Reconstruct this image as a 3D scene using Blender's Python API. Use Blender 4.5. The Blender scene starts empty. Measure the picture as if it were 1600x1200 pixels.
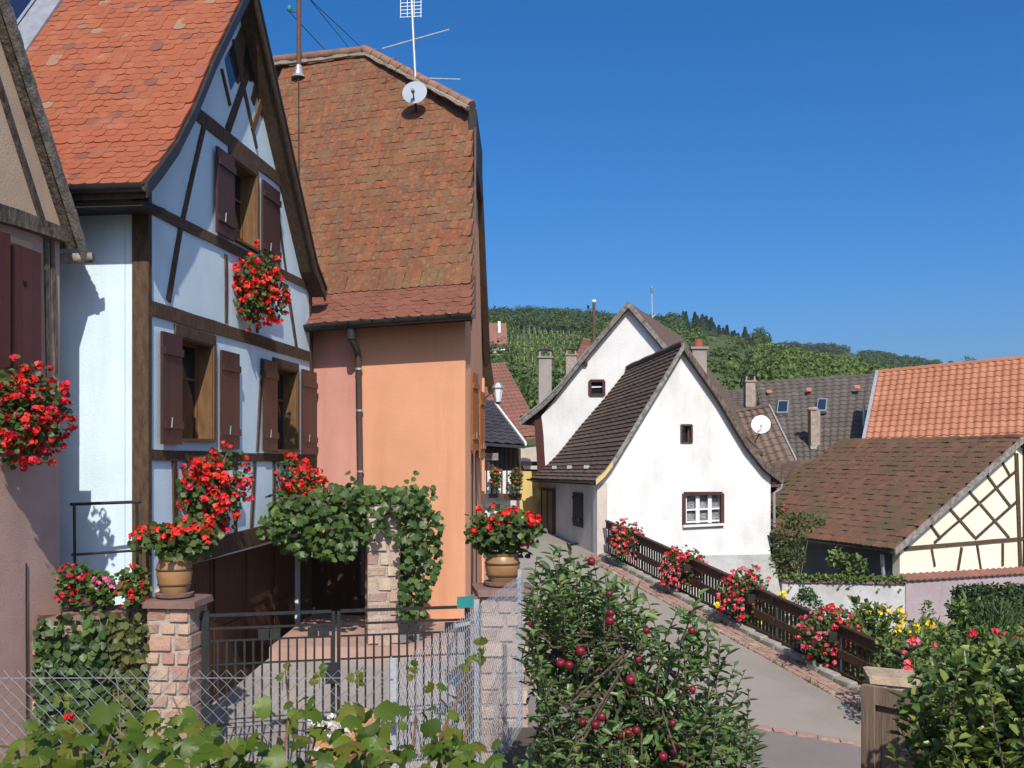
import bpy, bmesh, math, random
import numpy as np
from mathutils import Vector as V, Matrix, geometry, noise
random.seed(7); rng = np.random.default_rng(7)
R = math.radians
SC = bpy.context.scene
COL = SC.collection

# ------------------------------------------------------------------ camera, sky, sun, exposure
FPX, CX, HY = 1500.0, 800.0, 708.0            # focal length and horizon measured on the 1600 x 1200 photograph
cam_d = bpy.data.cameras.new('camera'); cam = bpy.data.objects.new('camera', cam_d); COL.objects.link(cam)
cam.location = (0, 0, 0); cam.rotation_euler = (R(90), 0, 0)
cam_d.sensor_width = 36; cam_d.lens = 36 * FPX / 1600; cam_d.shift_y = (HY - 600) / 1600
cam_d.clip_start = 0.05; cam_d.clip_end = 6000
SC.camera = cam
SUN = V((0.165, -1.0, 0.93)).normalized()  # towards the sun
SUN_EL = math.asin(SUN.z); SUN_AZ = math.atan2(SUN.x, SUN.y)
wd = bpy.data.worlds.new('World'); SC.world = wd; wd.use_nodes = True
wn = wd.node_tree; wn.nodes.clear()
sky = wn.nodes.new('ShaderNodeTexSky'); sky.sky_type = 'NISHITA'; sky.sun_disc = False
sky.sun_elevation = SUN_EL; sky.sun_rotation = SUN_AZ
sky.altitude = 0; sky.air_density = 0.9; sky.dust_density = 2.5; sky.ozone_density = 10
bg = wn.nodes.new('ShaderNodeBackground'); bg.inputs['Strength'].default_value = 0.138
wo = wn.nodes.new('ShaderNodeOutputWorld')
hsv = wn.nodes.new('ShaderNodeHueSaturation'); hsv.inputs['Saturation'].default_value = 1.2
wn.links.new(sky.outputs[0], hsv.inputs['Color']); wn.links.new(hsv.outputs[0], bg.inputs[0]); wn.links.new(bg.outputs[0], wo.inputs[0])
sun_d = bpy.data.lights.new('sun', 'SUN'); sun_d.energy = 4.8; sun_d.angle = R(0.53); sun_d.color = (1.0, 0.95, 0.87)
sun = bpy.data.objects.new('sun', sun_d); COL.objects.link(sun)
sun.rotation_euler = SUN.to_track_quat('Z', 'Y').to_euler(); sun.location = (0, -20, 30)
SC.view_settings.view_transform = 'Standard'; SC.view_settings.look = 'None'
SC.view_settings.exposure = 0.1; SC.view_settings.gamma = 1.0
SC.view_settings.use_curve_mapping = False
SC.cycles.max_bounces = 6; SC.cycles.diffuse_bounces = 3; SC.cycles.glossy_bounces = 2
SC.cycles.transmission_bounces = 3; SC.cycles.transparent_max_bounces = 4
SC.cycles.use_denoising = True

# ------------------------------------------------------------------ measuring helpers
def P(x, y, D):                                # photo pixel at a depth -> place
    return V(((x - CX) * D / FPX, D, (HY - y) * D / FPX))
def RP(x, y, p0, n, off=0.0):                  # photo pixel on a wall plane -> place (off = out of the wall)
    d = V(((x - CX) / FPX, 1, (HY - y) / FPX)); p0 = V(p0) + n * off
    return d * (p0.dot(n) / d.dot(n))
def px(p): return (CX + FPX * p[0] / p[1], HY - FPX * p[2] / p[1])
def lerp(a, b, t): return a + (b - a) * t
def along(pts, t):                             # point at fraction t of a polyline
    L = [(pts[i + 1] - pts[i]).length for i in range(len(pts) - 1)]; d = t * sum(L)
    for i, l in enumerate(L):
        if d <= l or i == len(L) - 1: return lerp(pts[i], pts[i + 1], d / l)
        d -= l

# ------------------------------------------------------------------ materials
MATS = {}
def mat(name, c1, c2=None, rough=0.85, ns=3.0, bs=0.0, bscale=30.0, ramp=None, rnd=0.0, spec=0.25, metal=0.0,
        stain=None, stretch=(1, 1, 1), trans=0.0, nd=5.0, lo=0.35, hi=0.65, pos='world', emit=None, sheen=0):
    m = bpy.data.materials.new(name); m.use_nodes = True; t = m.node_tree; N = t.nodes; Lk = t.links
    N.clear(); out = N.new('ShaderNodeOutputMaterial'); b = N.new('ShaderNodeBsdfPrincipled')
    b.inputs['Roughness'].default_value = rough; b.inputs['Specular IOR Level'].default_value = spec; b.inputs['Metallic'].default_value = metal
    g = N.new('ShaderNodeNewGeometry'); mp = N.new('ShaderNodeMapping'); mp.inputs['Scale'].default_value = stretch
    Lk.new(g.outputs['Position'], mp.inputs['Vector'])
    def nz(s, d=nd, r=0.55):
        n = N.new('ShaderNodeTexNoise'); n.inputs['Scale'].default_value = s; n.inputs['Detail'].default_value = d; n.inputs['Roughness'].default_value = r
        Lk.new(mp.outputs[0], n.inputs['Vector']); return n
    def mix(f, a, bb, mode='MIX'):
        x = N.new('ShaderNodeMix'); x.data_type = 'RGBA'; x.blend_type = mode
        for s, v in ((0, f), (6, a), (7, bb)):
            if hasattr(v, 'is_output'): Lk.new(v, x.inputs[s])
            elif s == 0: x.inputs[0].default_value = v
            else: x.inputs[s].default_value = (*v, 1)
        return x.outputs[2]
    def mrange(v, a, bb, c=0.0, d=1.0):
        r = N.new('ShaderNodeMapRange'); r.inputs[1].default_value = a; r.inputs[2].default_value = bb; r.inputs[3].default_value = c; r.inputs[4].default_value = d
        Lk.new(v, r.inputs[0]); return r.outputs[0]
    rv = None
    if ramp or rnd:
        oi = N.new('ShaderNodeObjectInfo'); at = N.new('ShaderNodeAttribute'); at.attribute_name = 'rnd'
        ad = N.new('ShaderNodeMath'); ad.operation = 'ADD'; Lk.new(oi.outputs['Random'], ad.inputs[0]); Lk.new(at.outputs['Fac'], ad.inputs[1])
        fr = N.new('ShaderNodeMath'); fr.operation = 'FRACT'; Lk.new(ad.outputs[0], fr.inputs[0]); rv = fr.outputs[0]
    if ramp:
        cr = N.new('ShaderNodeValToRGB'); cr.color_ramp.interpolation = 'LINEAR'; e = cr.color_ramp.elements
        while len(e) < len(ramp): e.new(0.5)
        for i, (p, c) in enumerate(ramp): e[i].position = p; e[i].color = (*c, 1)
        Lk.new(rv, cr.inputs[0]); col = cr.outputs[0]
        if c2: col = mix(mrange(nz(ns).outputs['Fac'], lo, hi), col, c2)
    else:
        col = mix(mrange(nz(ns).outputs['Fac'], lo, hi), c1, c2 or tuple(x * 0.85 for x in c1))
    if stain:
        sc_, sh, amt, sl = stain
        mp2 = N.new('ShaderNodeMapping'); mp2.inputs['Scale'].default_value = sl; Lk.new(g.outputs['Position'], mp2.inputs['Vector'])
        n2 = N.new('ShaderNodeTexNoise'); n2.inputs['Scale'].default_value = sc_; n2.inputs['Detail'].default_value = 7; n2.inputs['Roughness'].default_value = 0.65
        Lk.new(mp2.outputs[0], n2.inputs['Vector'])
        col = mix(mrange(n2.outputs['Fac'], 0.5, 0.75, 0.0, amt), col, sh)
    if rnd:
        hs = N.new('ShaderNodeHueSaturation'); Lk.new(col, hs.inputs['Color']); Lk.new(mrange(rv, 0, 1, 1 - rnd, 1 + rnd), hs.inputs['Value'])
        col = hs.outputs[0]
    Lk.new(col, b.inputs['Base Color'])
    if bs:
        bp = N.new('ShaderNodeBump'); bp.inputs['Strength'].default_value = bs; bp.inputs['Distance'].default_value = 0.02
        Lk.new(nz(bscale, 6, 0.6).outputs['Fac'], bp.inputs['Height']); Lk.new(bp.outputs[0], b.inputs['Normal'])
    if emit: b.inputs['Emission Color'].default_value = (*emit, 1); b.inputs['Emission Strength'].default_value = 1
    if trans:
        tr = N.new('ShaderNodeBsdfTranslucent'); mx = N.new('ShaderNodeMixShader'); mx.inputs[0].default_value = trans
        tc = mix(1.0, col, (1.0, 1.05, 0.45), 'MULTIPLY'); Lk.new(tc, tr.inputs['Color'])
        Lk.new(b.outputs[0], mx.inputs[1]); Lk.new(tr.outputs[0], mx.inputs[2]); Lk.new(mx.outputs[0], out.inputs[0])
    else: Lk.new(b.outputs[0], out.inputs[0])
    MATS[name] = m; return m

mat('plaster_blue', (0.65, 0.77, 0.82), (0.59, 0.715, 0.775), ns=2.2, bs=0.22, bscale=45, rough=0.9, stain=(1.6, (0.47, 0.52, 0.55), 0.5, (1.6, 1.6, .25)))
mat('plaster_pink', (0.56, 0.36, 0.29), (0.49, 0.31, 0.25), ns=3, bs=0.35, bscale=60, rough=0.92, stain=(1.2, (0.36, 0.23, 0.185), 0.45, (1, 1, .4)))
mat('plaster_cream', (0.62, 0.44, 0.30), (0.55, 0.38, 0.26), ns=3, bs=0.3, bscale=60, rough=0.92)
mat('plaster_orange', (0.67, 0.325, 0.185), (0.60, 0.285, 0.16), ns=0.8, bs=0.3, bscale=55, rough=0.92, stain=(1.5, (0.50, 0.225, 0.12), 0.75, (1.6, 1.6, .22)))
mat('plaster_salmon', (0.60, 0.285, 0.215), (0.53, 0.25, 0.19), ns=0.9, bs=0.3, bscale=55, rough=0.92, stain=(1.5, (0.42, 0.19, 0.15), 0.7, (1.6, 1.6, .22)))
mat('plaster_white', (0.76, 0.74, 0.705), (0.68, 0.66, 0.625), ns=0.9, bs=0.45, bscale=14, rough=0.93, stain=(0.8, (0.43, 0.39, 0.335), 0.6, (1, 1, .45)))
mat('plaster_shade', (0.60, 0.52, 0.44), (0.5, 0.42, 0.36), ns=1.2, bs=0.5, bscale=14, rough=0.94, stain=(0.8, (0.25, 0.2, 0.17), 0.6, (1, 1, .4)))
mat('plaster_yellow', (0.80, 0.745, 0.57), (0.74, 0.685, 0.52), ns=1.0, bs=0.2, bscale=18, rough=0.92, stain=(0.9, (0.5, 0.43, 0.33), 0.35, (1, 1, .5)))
mat('plaster_yellow_bright', (0.62, 0.47, 0.17), (0.56, 0.42, 0.16), ns=1.0, bs=0.2)
mat('plaster_mauve', (0.40, 0.325, 0.325), (0.34, 0.27, 0.27), ns=1.6, bs=0.4, bscale=14, rough=0.93, stain=(1.3, (0.21, 0.15, 0.15), 0.65, (1, 1, .18)))
mat('plaster_garden', (0.56, 0.55, 0.53), (0.44, 0.43, 0.41), ns=1.8, bs=0.7, bscale=9, rough=0.95, stain=(1.4, (0.24, 0.23, 0.21), 0.55, (1, 1, .35)))
mat('plaster_eave_shade', (0.075, 0.085, 0.095), (0.055, 0.06, 0.07), ns=2)  # shade under the eave is put into this plaster colour
mat('concrete', (0.33, 0.285, 0.25), (0.26, 0.225, 0.2), ns=1.4, bs=0.3, bscale=30, rough=0.92, stain=(0.8, (0.2, 0.18, 0.16), 0.5, (1, 1, 1)))
mat('asphalt', (0.33, 0.285, 0.235), (0.255, 0.22, 0.185), ns=90, nd=3, bs=0.5, bscale=120, rough=0.93, stain=(0.45, (0.15, 0.132, 0.115), 0.6, (1, 1, 1)))
mat('asphalt_dark', (0.225, 0.19, 0.17), (0.18, 0.15, 0.135), ns=80, nd=3, bs=0.5, bscale=120, rough=0.93, stain=(0.6, (0.13, 0.11, 0.1), 0.5, (1, 1, 1)))
mat('soil', (0.11, 0.085, 0.06), (0.07, 0.06, 0.04), ns=4, bs=0.8, bscale=18, rough=0.97)
mat('meadow', (0.075, 0.105, 0.026), (0.055, 0.08, 0.02), ns=0.12, rough=0.97, stain=(0.03, (0.17, 0.16, 0.06), 0.5, (1, 1, 1)))
mat('ground', (0.10, 0.10, 0.06), (0.08, 0.09, 0.04), ns=0.2, rough=0.97)
mat('timber', (0.105, 0.066, 0.038), (0.06, 0.036, 0.021), ns=22, nd=6, bs=0.5, bscale=60, rough=0.75, rnd=0.18, stretch=(1, 1, .35))
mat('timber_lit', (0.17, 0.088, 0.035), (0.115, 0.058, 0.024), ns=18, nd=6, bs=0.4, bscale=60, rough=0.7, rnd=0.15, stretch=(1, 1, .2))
mat('timber_old', (0.17, 0.135, 0.105), (0.06, 0.045, 0.034), ns=16, nd=8, bs=1.0, bscale=40, rough=0.95, rnd=0.2, stretch=(1, 1, .4))
mat('timber_grey', (0.30, 0.265, 0.225), (0.12, 0.10, 0.085), ns=9, nd=8, bs=0.9, bscale=40, rough=0.95, rnd=0.2)
mat('timber_black', (0.03, 0.025, 0.02), (0.02, 0.017, 0.014), ns=10, rough=0.7)
mat('timber_red', (0.09, 0.035, 0.028), (0.065, 0.027, 0.022), ns=10, bs=0.3, rough=0.8, rnd=0.1)
mat('shutter_paint', (0.056, 0.024, 0.02), (0.044, 0.019, 0.016), ns=14, bs=0.15, bscale=40, rough=0.42, spec=0.4, rnd=0.12)
mat('shutter_red', (0.115, 0.033, 0.027), (0.095, 0.027, 0.022), ns=14, bs=0.15, bscale=40, rough=0.5, rnd=0.08)
mat('shutter_orange', (0.36, 0.125, 0.03), (0.27, 0.09, 0.022), ns=14, bs=0.2, rough=0.6, rnd=0.1)
mat('heart_cut', (0.012, 0.008, 0.008))
mat('door_wood', (0.07, 0.034, 0.018), (0.052, 0.025, 0.014), ns=14, bs=0.3, bscale=30, rough=0.55, rnd=0.12, stretch=(1, 1, .15))
mat('railing_wood', (0.062, 0.035, 0.022), (0.042, 0.024, 0.016), ns=20, bs=0.4, rough=0.75, rnd=0.22, stretch=(1, 1, .3))
mat('gate_wood', (0.235, 0.165, 0.115), (0.17, 0.115, 0.08), ns=14, nd=7, bs=0.5, bscale=40, rough=0.9, rnd=0.08, stretch=(1, 1, .12))
mat('iron', (0.018, 0.019, 0.021), (0.03, 0.028, 0.027), ns=20, rough=0.5, metal=0.2, spec=0.4)
mat('gutter_dark', (0.035, 0.036, 0.036), (0.05, 0.047, 0.042), ns=6, rough=0.45, metal=0.4, spec=0.4)
mat('zinc', (0.42, 0.43, 0.44), (0.33, 0.335, 0.34), ns=8, rough=0.5, metal=0.5, spec=0.4)
mat('pipe_brown', (0.10, 0.072, 0.06), (0.08, 0.06, 0.05), ns=6, rough=0.5, metal=0.3)
mat('wire', (0.33, 0.335, 0.35), (0.25, 0.255, 0.265), ns=60, rough=0.5, metal=0.2)
mat('galvanised', (0.42, 0.43, 0.45), (0.33, 0.34, 0.36), ns=60, rough=0.5, metal=0.1, spec=0.5)
mat('aluminium', (0.62, 0.62, 0.60), (0.5, 0.5, 0.48), ns=30, rough=0.4, metal=0.5)
mat('rust_iron', (0.16, 0.075, 0.045), (0.10, 0.055, 0.035), ns=12, rough=0.8)
mat('glass_dark', (0.012, 0.014, 0.017), (0.010, 0.011, 0.013), rough=0.06, spec=0.6)
mat('glass_sky', (0.02, 0.03, 0.045), (0.02, 0.03, 0.04), rough=0.05, spec=0.9)
mat('solar_panel', (0.012, 0.018, 0.05), (0.01, 0.014, 0.04), rough=0.15, spec=0.6)
mat('lantern_glass', (0.72, 0.74, 0.75), (0.66, 0.68, 0.70), rough=0.25, spec=0.5)
mat('curtain', (0.30, 0.31, 0.31), (0.10, 0.10, 0.10), ns=9, rough=0.9, stretch=(1, 1, 2.5))
mat('white_paint', (0.78, 0.77, 0.74), (0.7, 0.69, 0.66), ns=8, rough=0.6)
mat('interior_shade', (0.012, 0.010, 0.009))  # near-black colour for the shade inside an opening
TERR = [(0.0, (0.273, 0.076, 0.036)), (0.3, (0.31, 0.088, 0.04)), (0.55, (0.284, 0.081, 0.04)), (0.78, (0.318, 0.102, 0.043)), (0.9, (0.249, 0.084, 0.05)), (0.965, (0.178, 0.071, 0.05)), (1.0, (0.318, 0.198, 0.115))]
mat('tile_new', (0.5, 0.16, 0.07), (0.36, 0.15, 0.09), ramp=TERR, ns=3.5, lo=0.55, hi=0.85, bs=0.25, bscale=50, rough=0.82)
OLD = [(0.0, (0.189, 0.066, 0.03)), (0.2, (0.217, 0.072, 0.031)), (0.36, (0.162, 0.064, 0.031)), (0.52, (0.14, 0.064, 0.034)), (0.68, (0.178, 0.064, 0.03)), (0.82, (0.154, 0.071, 0.03)), (0.93, (0.127, 0.064, 0.035)), (1.0, (0.232, 0.08, 0.034))]
mat('tile_old', (0.3, 0.12, 0.06), (0.19, 0.115, 0.055), ramp=OLD, ns=1.7, lo=0.48, hi=0.85, bs=0.6, bscale=40, rough=0.92, stain=(14, (0.36, 0.30, 0.2), 0.35, (1, 1, 1)))
mat('tile_brown', (0.2, 0.075, 0.045), (0.17, 0.062, 0.04), ramp=[(0, (0.185, 0.07, 0.044)), (1, (0.22, 0.085, 0.05))], ns=4, bs=0.2, rough=0.8)
mat('tile_dark', (0.135, 0.088, 0.062), (0.10, 0.065, 0.047), ns=5, bs=0.4, bscale=25, rough=0.8, rnd=0.16)
mat('tile_orange', (0.5, 0.2, 0.10), (0.36, 0.145, 0.08), ramp=[(0, (0.40, 0.165, 0.092)), (0.6, (0.44, 0.19, 0.105)), (1, (0.37, 0.15, 0.085))], ns=0.9, bs=0.2, rough=0.8)
mat('tile_grey', (0.12, 0.10, 0.085), (0.10, 0.085, 0.065), ramp=[(0, (0.135, 0.108, 0.092)), (0.5, (0.105, 0.086, 0.072)), (1, (0.15, 0.118, 0.098))], ns=1.2, bs=0.3, rough=0.88)
mat('tile_greybrown', (0.2, 0.14, 0.1), (0.14, 0.10, 0.075), ramp=[(0, (0.17, 0.12, 0.096)), (1, (0.21, 0.15, 0.115))], ns=1.2, bs=0.3, rough=0.88)
mat('tile_moss', (0.2, 0.1, 0.06), (0.105, 0.082, 0.04), ramp=[(0, (0.15, 0.078, 0.048)), (0.4, (0.19, 0.09, 0.052)), (0.7, (0.125, 0.07, 0.046)), (0.93, (0.165, 0.08, 0.05)), (1, (0.22, 0.105, 0.06))], ns=0.8, lo=0.42, hi=0.72, bs=0.7, bscale=30, rough=0.93)
mat('tile_farred', (0.27, 0.115, 0.08), (0.2, 0.1, 0.07), ramp=[(0, (0.29, 0.115, 0.08)), (1, (0.22, 0.10, 0.075))], ns=1.5, rough=0.9)
mat('slate', (0.055, 0.05, 0.055), (0.045, 0.04, 0.045), ns=3, rough=0.7, rnd=0.15)
mat('ridge_tile', (0.26, 0.135, 0.085), (0.18, 0.11, 0.075), ns=6, bs=0.5, rough=0.9, rnd=0.2)
mat('mortar_pale', (0.38, 0.31, 0.24), (0.26, 0.20, 0.15), ns=8, bs=0.7, bscale=30, rough=0.95)
mat('sandstone', (0.36, 0.2, 0.15), (0.26, 0.15, 0.115), ramp=[(0, (0.33, 0.18, 0.14)), (0.35, (0.42, 0.25, 0.19)), (0.6, (0.38, 0.29, 0.20)), (0.8, (0.45, 0.33, 0.22)), (1, (0.27, 0.16, 0.14))], ns=9, lo=0.45, hi=0.8, bs=0.7, bscale=35, rough=0.93)
mat('stone_pale', (0.48, 0.36, 0.28), (0.36, 0.25, 0.2), ramp=[(0, (0.46, 0.34, 0.27)), (0.4, (0.36, 0.22, 0.18)), (0.7, (0.52, 0.41, 0.30)), (1, (0.40, 0.28, 0.23))], ns=8, lo=0.45, hi=0.8, bs=0.8, bscale=30, rough=0.94)
mat('stone_red', (0.20, 0.115, 0.095), (0.15, 0.09, 0.075), ns=8, bs=0.6, bscale=25, rough=0.92, rnd=0.15)
mat('step_stone', (0.42, 0.27, 0.21), (0.35, 0.22, 0.17), ns=3, bs=0.4, bscale=25, rough=0.92)
mat('paver', (0.36, 0.24, 0.19), (0.28, 0.18, 0.14), ramp=[(0, (0.33, 0.21, 0.16)), (0.5, (0.40, 0.27, 0.21)), (0.8, (0.29, 0.17, 0.13)), (1, (0.46, 0.36, 0.28))], ns=10, bs=0.5, rough=0.92)
mat('kerb_stone', (0.36, 0.33, 0.28), (0.27, 0.25, 0.21), ns=6, bs=0.6, rough=0.93)
mat('mortar', (0.42, 0.35, 0.29), (0.32, 0.26, 0.21), ns=12, bs=0.7, bscale=40, rough=0.96)
mat('terracotta', (0.48, 0.24, 0.10), (0.42, 0.20, 0.085), ns=3, bs=0.15, rough=0.75)
mat('glazed_pot', (0.33, 0.18, 0.075), (0.24, 0.125, 0.05), ns=4, bs=0.1, rough=0.38, spec=0.45)
mat('pot_band', (0.07, 0.045, 0.025))
mat('teal_sheet', (0.03, 0.22, 0.20), (0.025, 0.19, 0.175), rough=0.5, ns=6)
mat('dish_grey', (0.34, 0.37, 0.41), (0.31, 0.34, 0.38), rough=0.5, ns=3)
mat('grey_box', (0.20, 0.21, 0.22), (0.18, 0.19, 0.2), rough=0.55, ns=4)
def leafm(name, cols, rough=0.5, tr=0.28, spec=0.35, rnd=0.25):
    n = len(cols); return mat(name, cols[0], None, ramp=[(i / (n - 1), c) for i, c in enumerate(cols)], rough=rough, trans=tr, spec=spec, rnd=rnd)
leafm('leaf_apple', [(0.064, 0.119, 0.033), (0.109, 0.178, 0.047), (0.081, 0.144, 0.052), (0.155, 0.221, 0.061), (0.09, 0.153, 0.039)], rough=0.38, spec=0.5)
leafm('leaf_pear', [(0.068, 0.123, 0.024), (0.099, 0.157, 0.033), (0.055, 0.099, 0.028), (0.136, 0.187, 0.038), (0.234, 0.255, 0.057), (0.072, 0.118, 0.028)], rough=0.35, spec=0.5)
leafm('leaf_grape', [(0.065, 0.12, 0.01), (0.102, 0.158, 0.014), (0.055, 0.093, 0.013), (0.123, 0.172, 0.018), (0.123, 0.107, 0.014), (0.072, 0.129, 0.013)], rough=0.45, tr=0.35)
leafm('leaf_vine', [(0.049, 0.094, 0.022), (0.079, 0.133, 0.028), (0.039, 0.074, 0.022), (0.099, 0.153, 0.029)], rough=0.45)
leafm('leaf_ivy', [(0.037, 0.078, 0.026), (0.058, 0.104, 0.031), (0.083, 0.135, 0.037)], rough=0.45)
leafm('leaf_mixed', [(0.051, 0.076, 0.021), (0.085, 0.119, 0.025), (0.111, 0.128, 0.034), (0.068, 0.085, 0.025), (0.128, 0.102, 0.034)], rough=0.5)
leafm('leaf_geranium', [(0.048, 0.088, 0.016), (0.08, 0.128, 0.024), (0.036, 0.064, 0.016), (0.096, 0.136, 0.028)], rough=0.5)
leafm('leaf_garden', [(0.084, 0.141, 0.032), (0.062, 0.102, 0.026), (0.123, 0.184, 0.037), (0.157, 0.206, 0.047), (0.067, 0.108, 0.032)], rough=0.5)
leafm('leaf_dark', [(0.02, 0.04, 0.012), (0.035, 0.06, 0.015), (0.05, 0.075, 0.018)], rough=0.55, tr=0.15)
leafm('leaf_forest', [(0.037, 0.068, 0.019), (0.058, 0.095, 0.023), (0.048, 0.079, 0.026), (0.079, 0.116, 0.026), (0.031, 0.058, 0.019), (0.064, 0.101, 0.023)], rough=0.7, tr=0.12, spec=0.15)
leafm('leaf_scrub', [(0.072, 0.112, 0.024), (0.092, 0.136, 0.028), (0.053, 0.088, 0.022), (0.107, 0.145, 0.029)], rough=0.7, tr=0.15, spec=0.15)
leafm('leaf_conifer', [(0.018, 0.036, 0.016), (0.026, 0.046, 0.018)], rough=0.75, tr=0.05, spec=0.15)
leafm('leaf_vineyard', [(0.095, 0.143, 0.024), (0.121, 0.168, 0.028), (0.103, 0.146, 0.026)], rough=0.7, tr=0.15, spec=0.15)
leafm('petal_red', [(0.72, 0.018, 0.012), (0.62, 0.012, 0.014), (0.80, 0.045, 0.016), (0.70, 0.02, 0.03)], rough=0.55, tr=0.15, rnd=0.15)
leafm('petal_crimson', [(0.50, 0.015, 0.03), (0.60, 0.02, 0.05)], rough=0.55, tr=0.15)
leafm('petal_pink', [(0.72, 0.12, 0.22), (0.78, 0.20, 0.28), (0.70, 0.07, 0.10), (0.72, 0.05, 0.06)], rough=0.55, tr=0.2)
leafm('petal_magenta', [(0.75, 0.09, 0.26), (0.8, 0.15, 0.33)], rough=0.55, tr=0.2)
leafm('petal_yellow', [(0.80, 0.55, 0.02), (0.85, 0.62, 0.04)], rough=0.55, tr=0.2)
leafm('petal_white', [(0.75, 0.72, 0.68), (0.68, 0.66, 0.6)], rough=0.6, tr=0.2)
mat('apple_skin', (0.20, 0.012, 0.022), (0.11, 0.008, 0.016), ns=25, rough=0.4, spec=0.35, rnd=0.25)
mat('bark', (0.13, 0.095, 0.065), (0.075, 0.055, 0.04), ns=20, bs=0.8, rough=0.95)
mat('stem_green', (0.13, 0.14, 0.045), (0.17, 0.13, 0.06), ns=9, rough=0.7)
mat('stem_red', (0.26, 0.13, 0.07), (0.2, 0.10, 0.05), ns=9, rough=0.7)
mat('pebble', (0.6, 0.57, 0.52), (0.5, 0.47, 0.42), ns=9, rough=0.85, rnd=0.2)

# ------------------------------------------------------------------ objects
WL = {}
def link(o, parent=None, wloc=None):
    COL.objects.link(o); wloc = V(wloc) if wloc is not None else V((0, 0, 0))
    if parent is not None: o.parent = parent; o.location = wloc - WL[parent.name]
    else: o.location = wloc
    WL[o.name] = wloc; return o
def tag(o, label=None, cat=None, group=None, kind=None):
    if label: o['label'] = label
    if cat: o['category'] = cat
    if group: o['group'] = group
    if kind: o['kind'] = kind
    return o
def thing(name, label, cat, loc, group=None):
    o = bpy.data.objects.new(name, None); o.empty_display_size = 0.2
    return tag(link(o, None, loc), label, cat, group)
def mesh_np(name, verts, faces, mt, rnd=None, smooth=False):
    # verts (N,3); faces: list of integer arrays (M,k)
    me = bpy.data.meshes.new(name); verts = np.asarray(verts, dtype=np.float32)
    me.vertices.add(len(verts)); me.vertices.foreach_set('co', verts.ravel())
    loops = np.concatenate([f.ravel() for f in faces]); tot = np.concatenate([np.full(len(f), f.shape[1]) for f in faces])
    st = np.concatenate([[0], np.cumsum(tot)[:-1]])
    me.loops.add(len(loops)); me.loops.foreach_set('vertex_index', loops.astype(np.int32))
    me.polygons.add(len(tot)); me.polygons.foreach_set('loop_start', st.astype(np.int32)); me.polygons.foreach_set('loop_total', tot.astype(np.int32))
    if rnd is not None:
        a = me.attributes.new('rnd', 'FLOAT', 'FACE'); a.data.foreach_set('value', np.asarray(rnd, dtype=np.float32))
    me.polygons.foreach_set('use_smooth', np.full(len(tot), bool(smooth)))
    me.materials.append(MATS[mt]); me.update(calc_edges=True); me.validate(); return me
def mobj(name, me, parent=None, wloc=None, **kw):
    return tag(link(bpy.data.objects.new(name, me), parent, wloc), **kw)
def npobj(name, verts, faces, mt, parent=None, rnd=None, smooth=False, **kw):
    verts = np.asarray(verts, dtype=np.float64); c = verts.mean(0); c = np.array([c[0], c[1], verts[:, 2].min()])
    return mobj(name, mesh_np(name, verts - c, faces, mt, rnd, smooth), parent, c, **kw)

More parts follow.
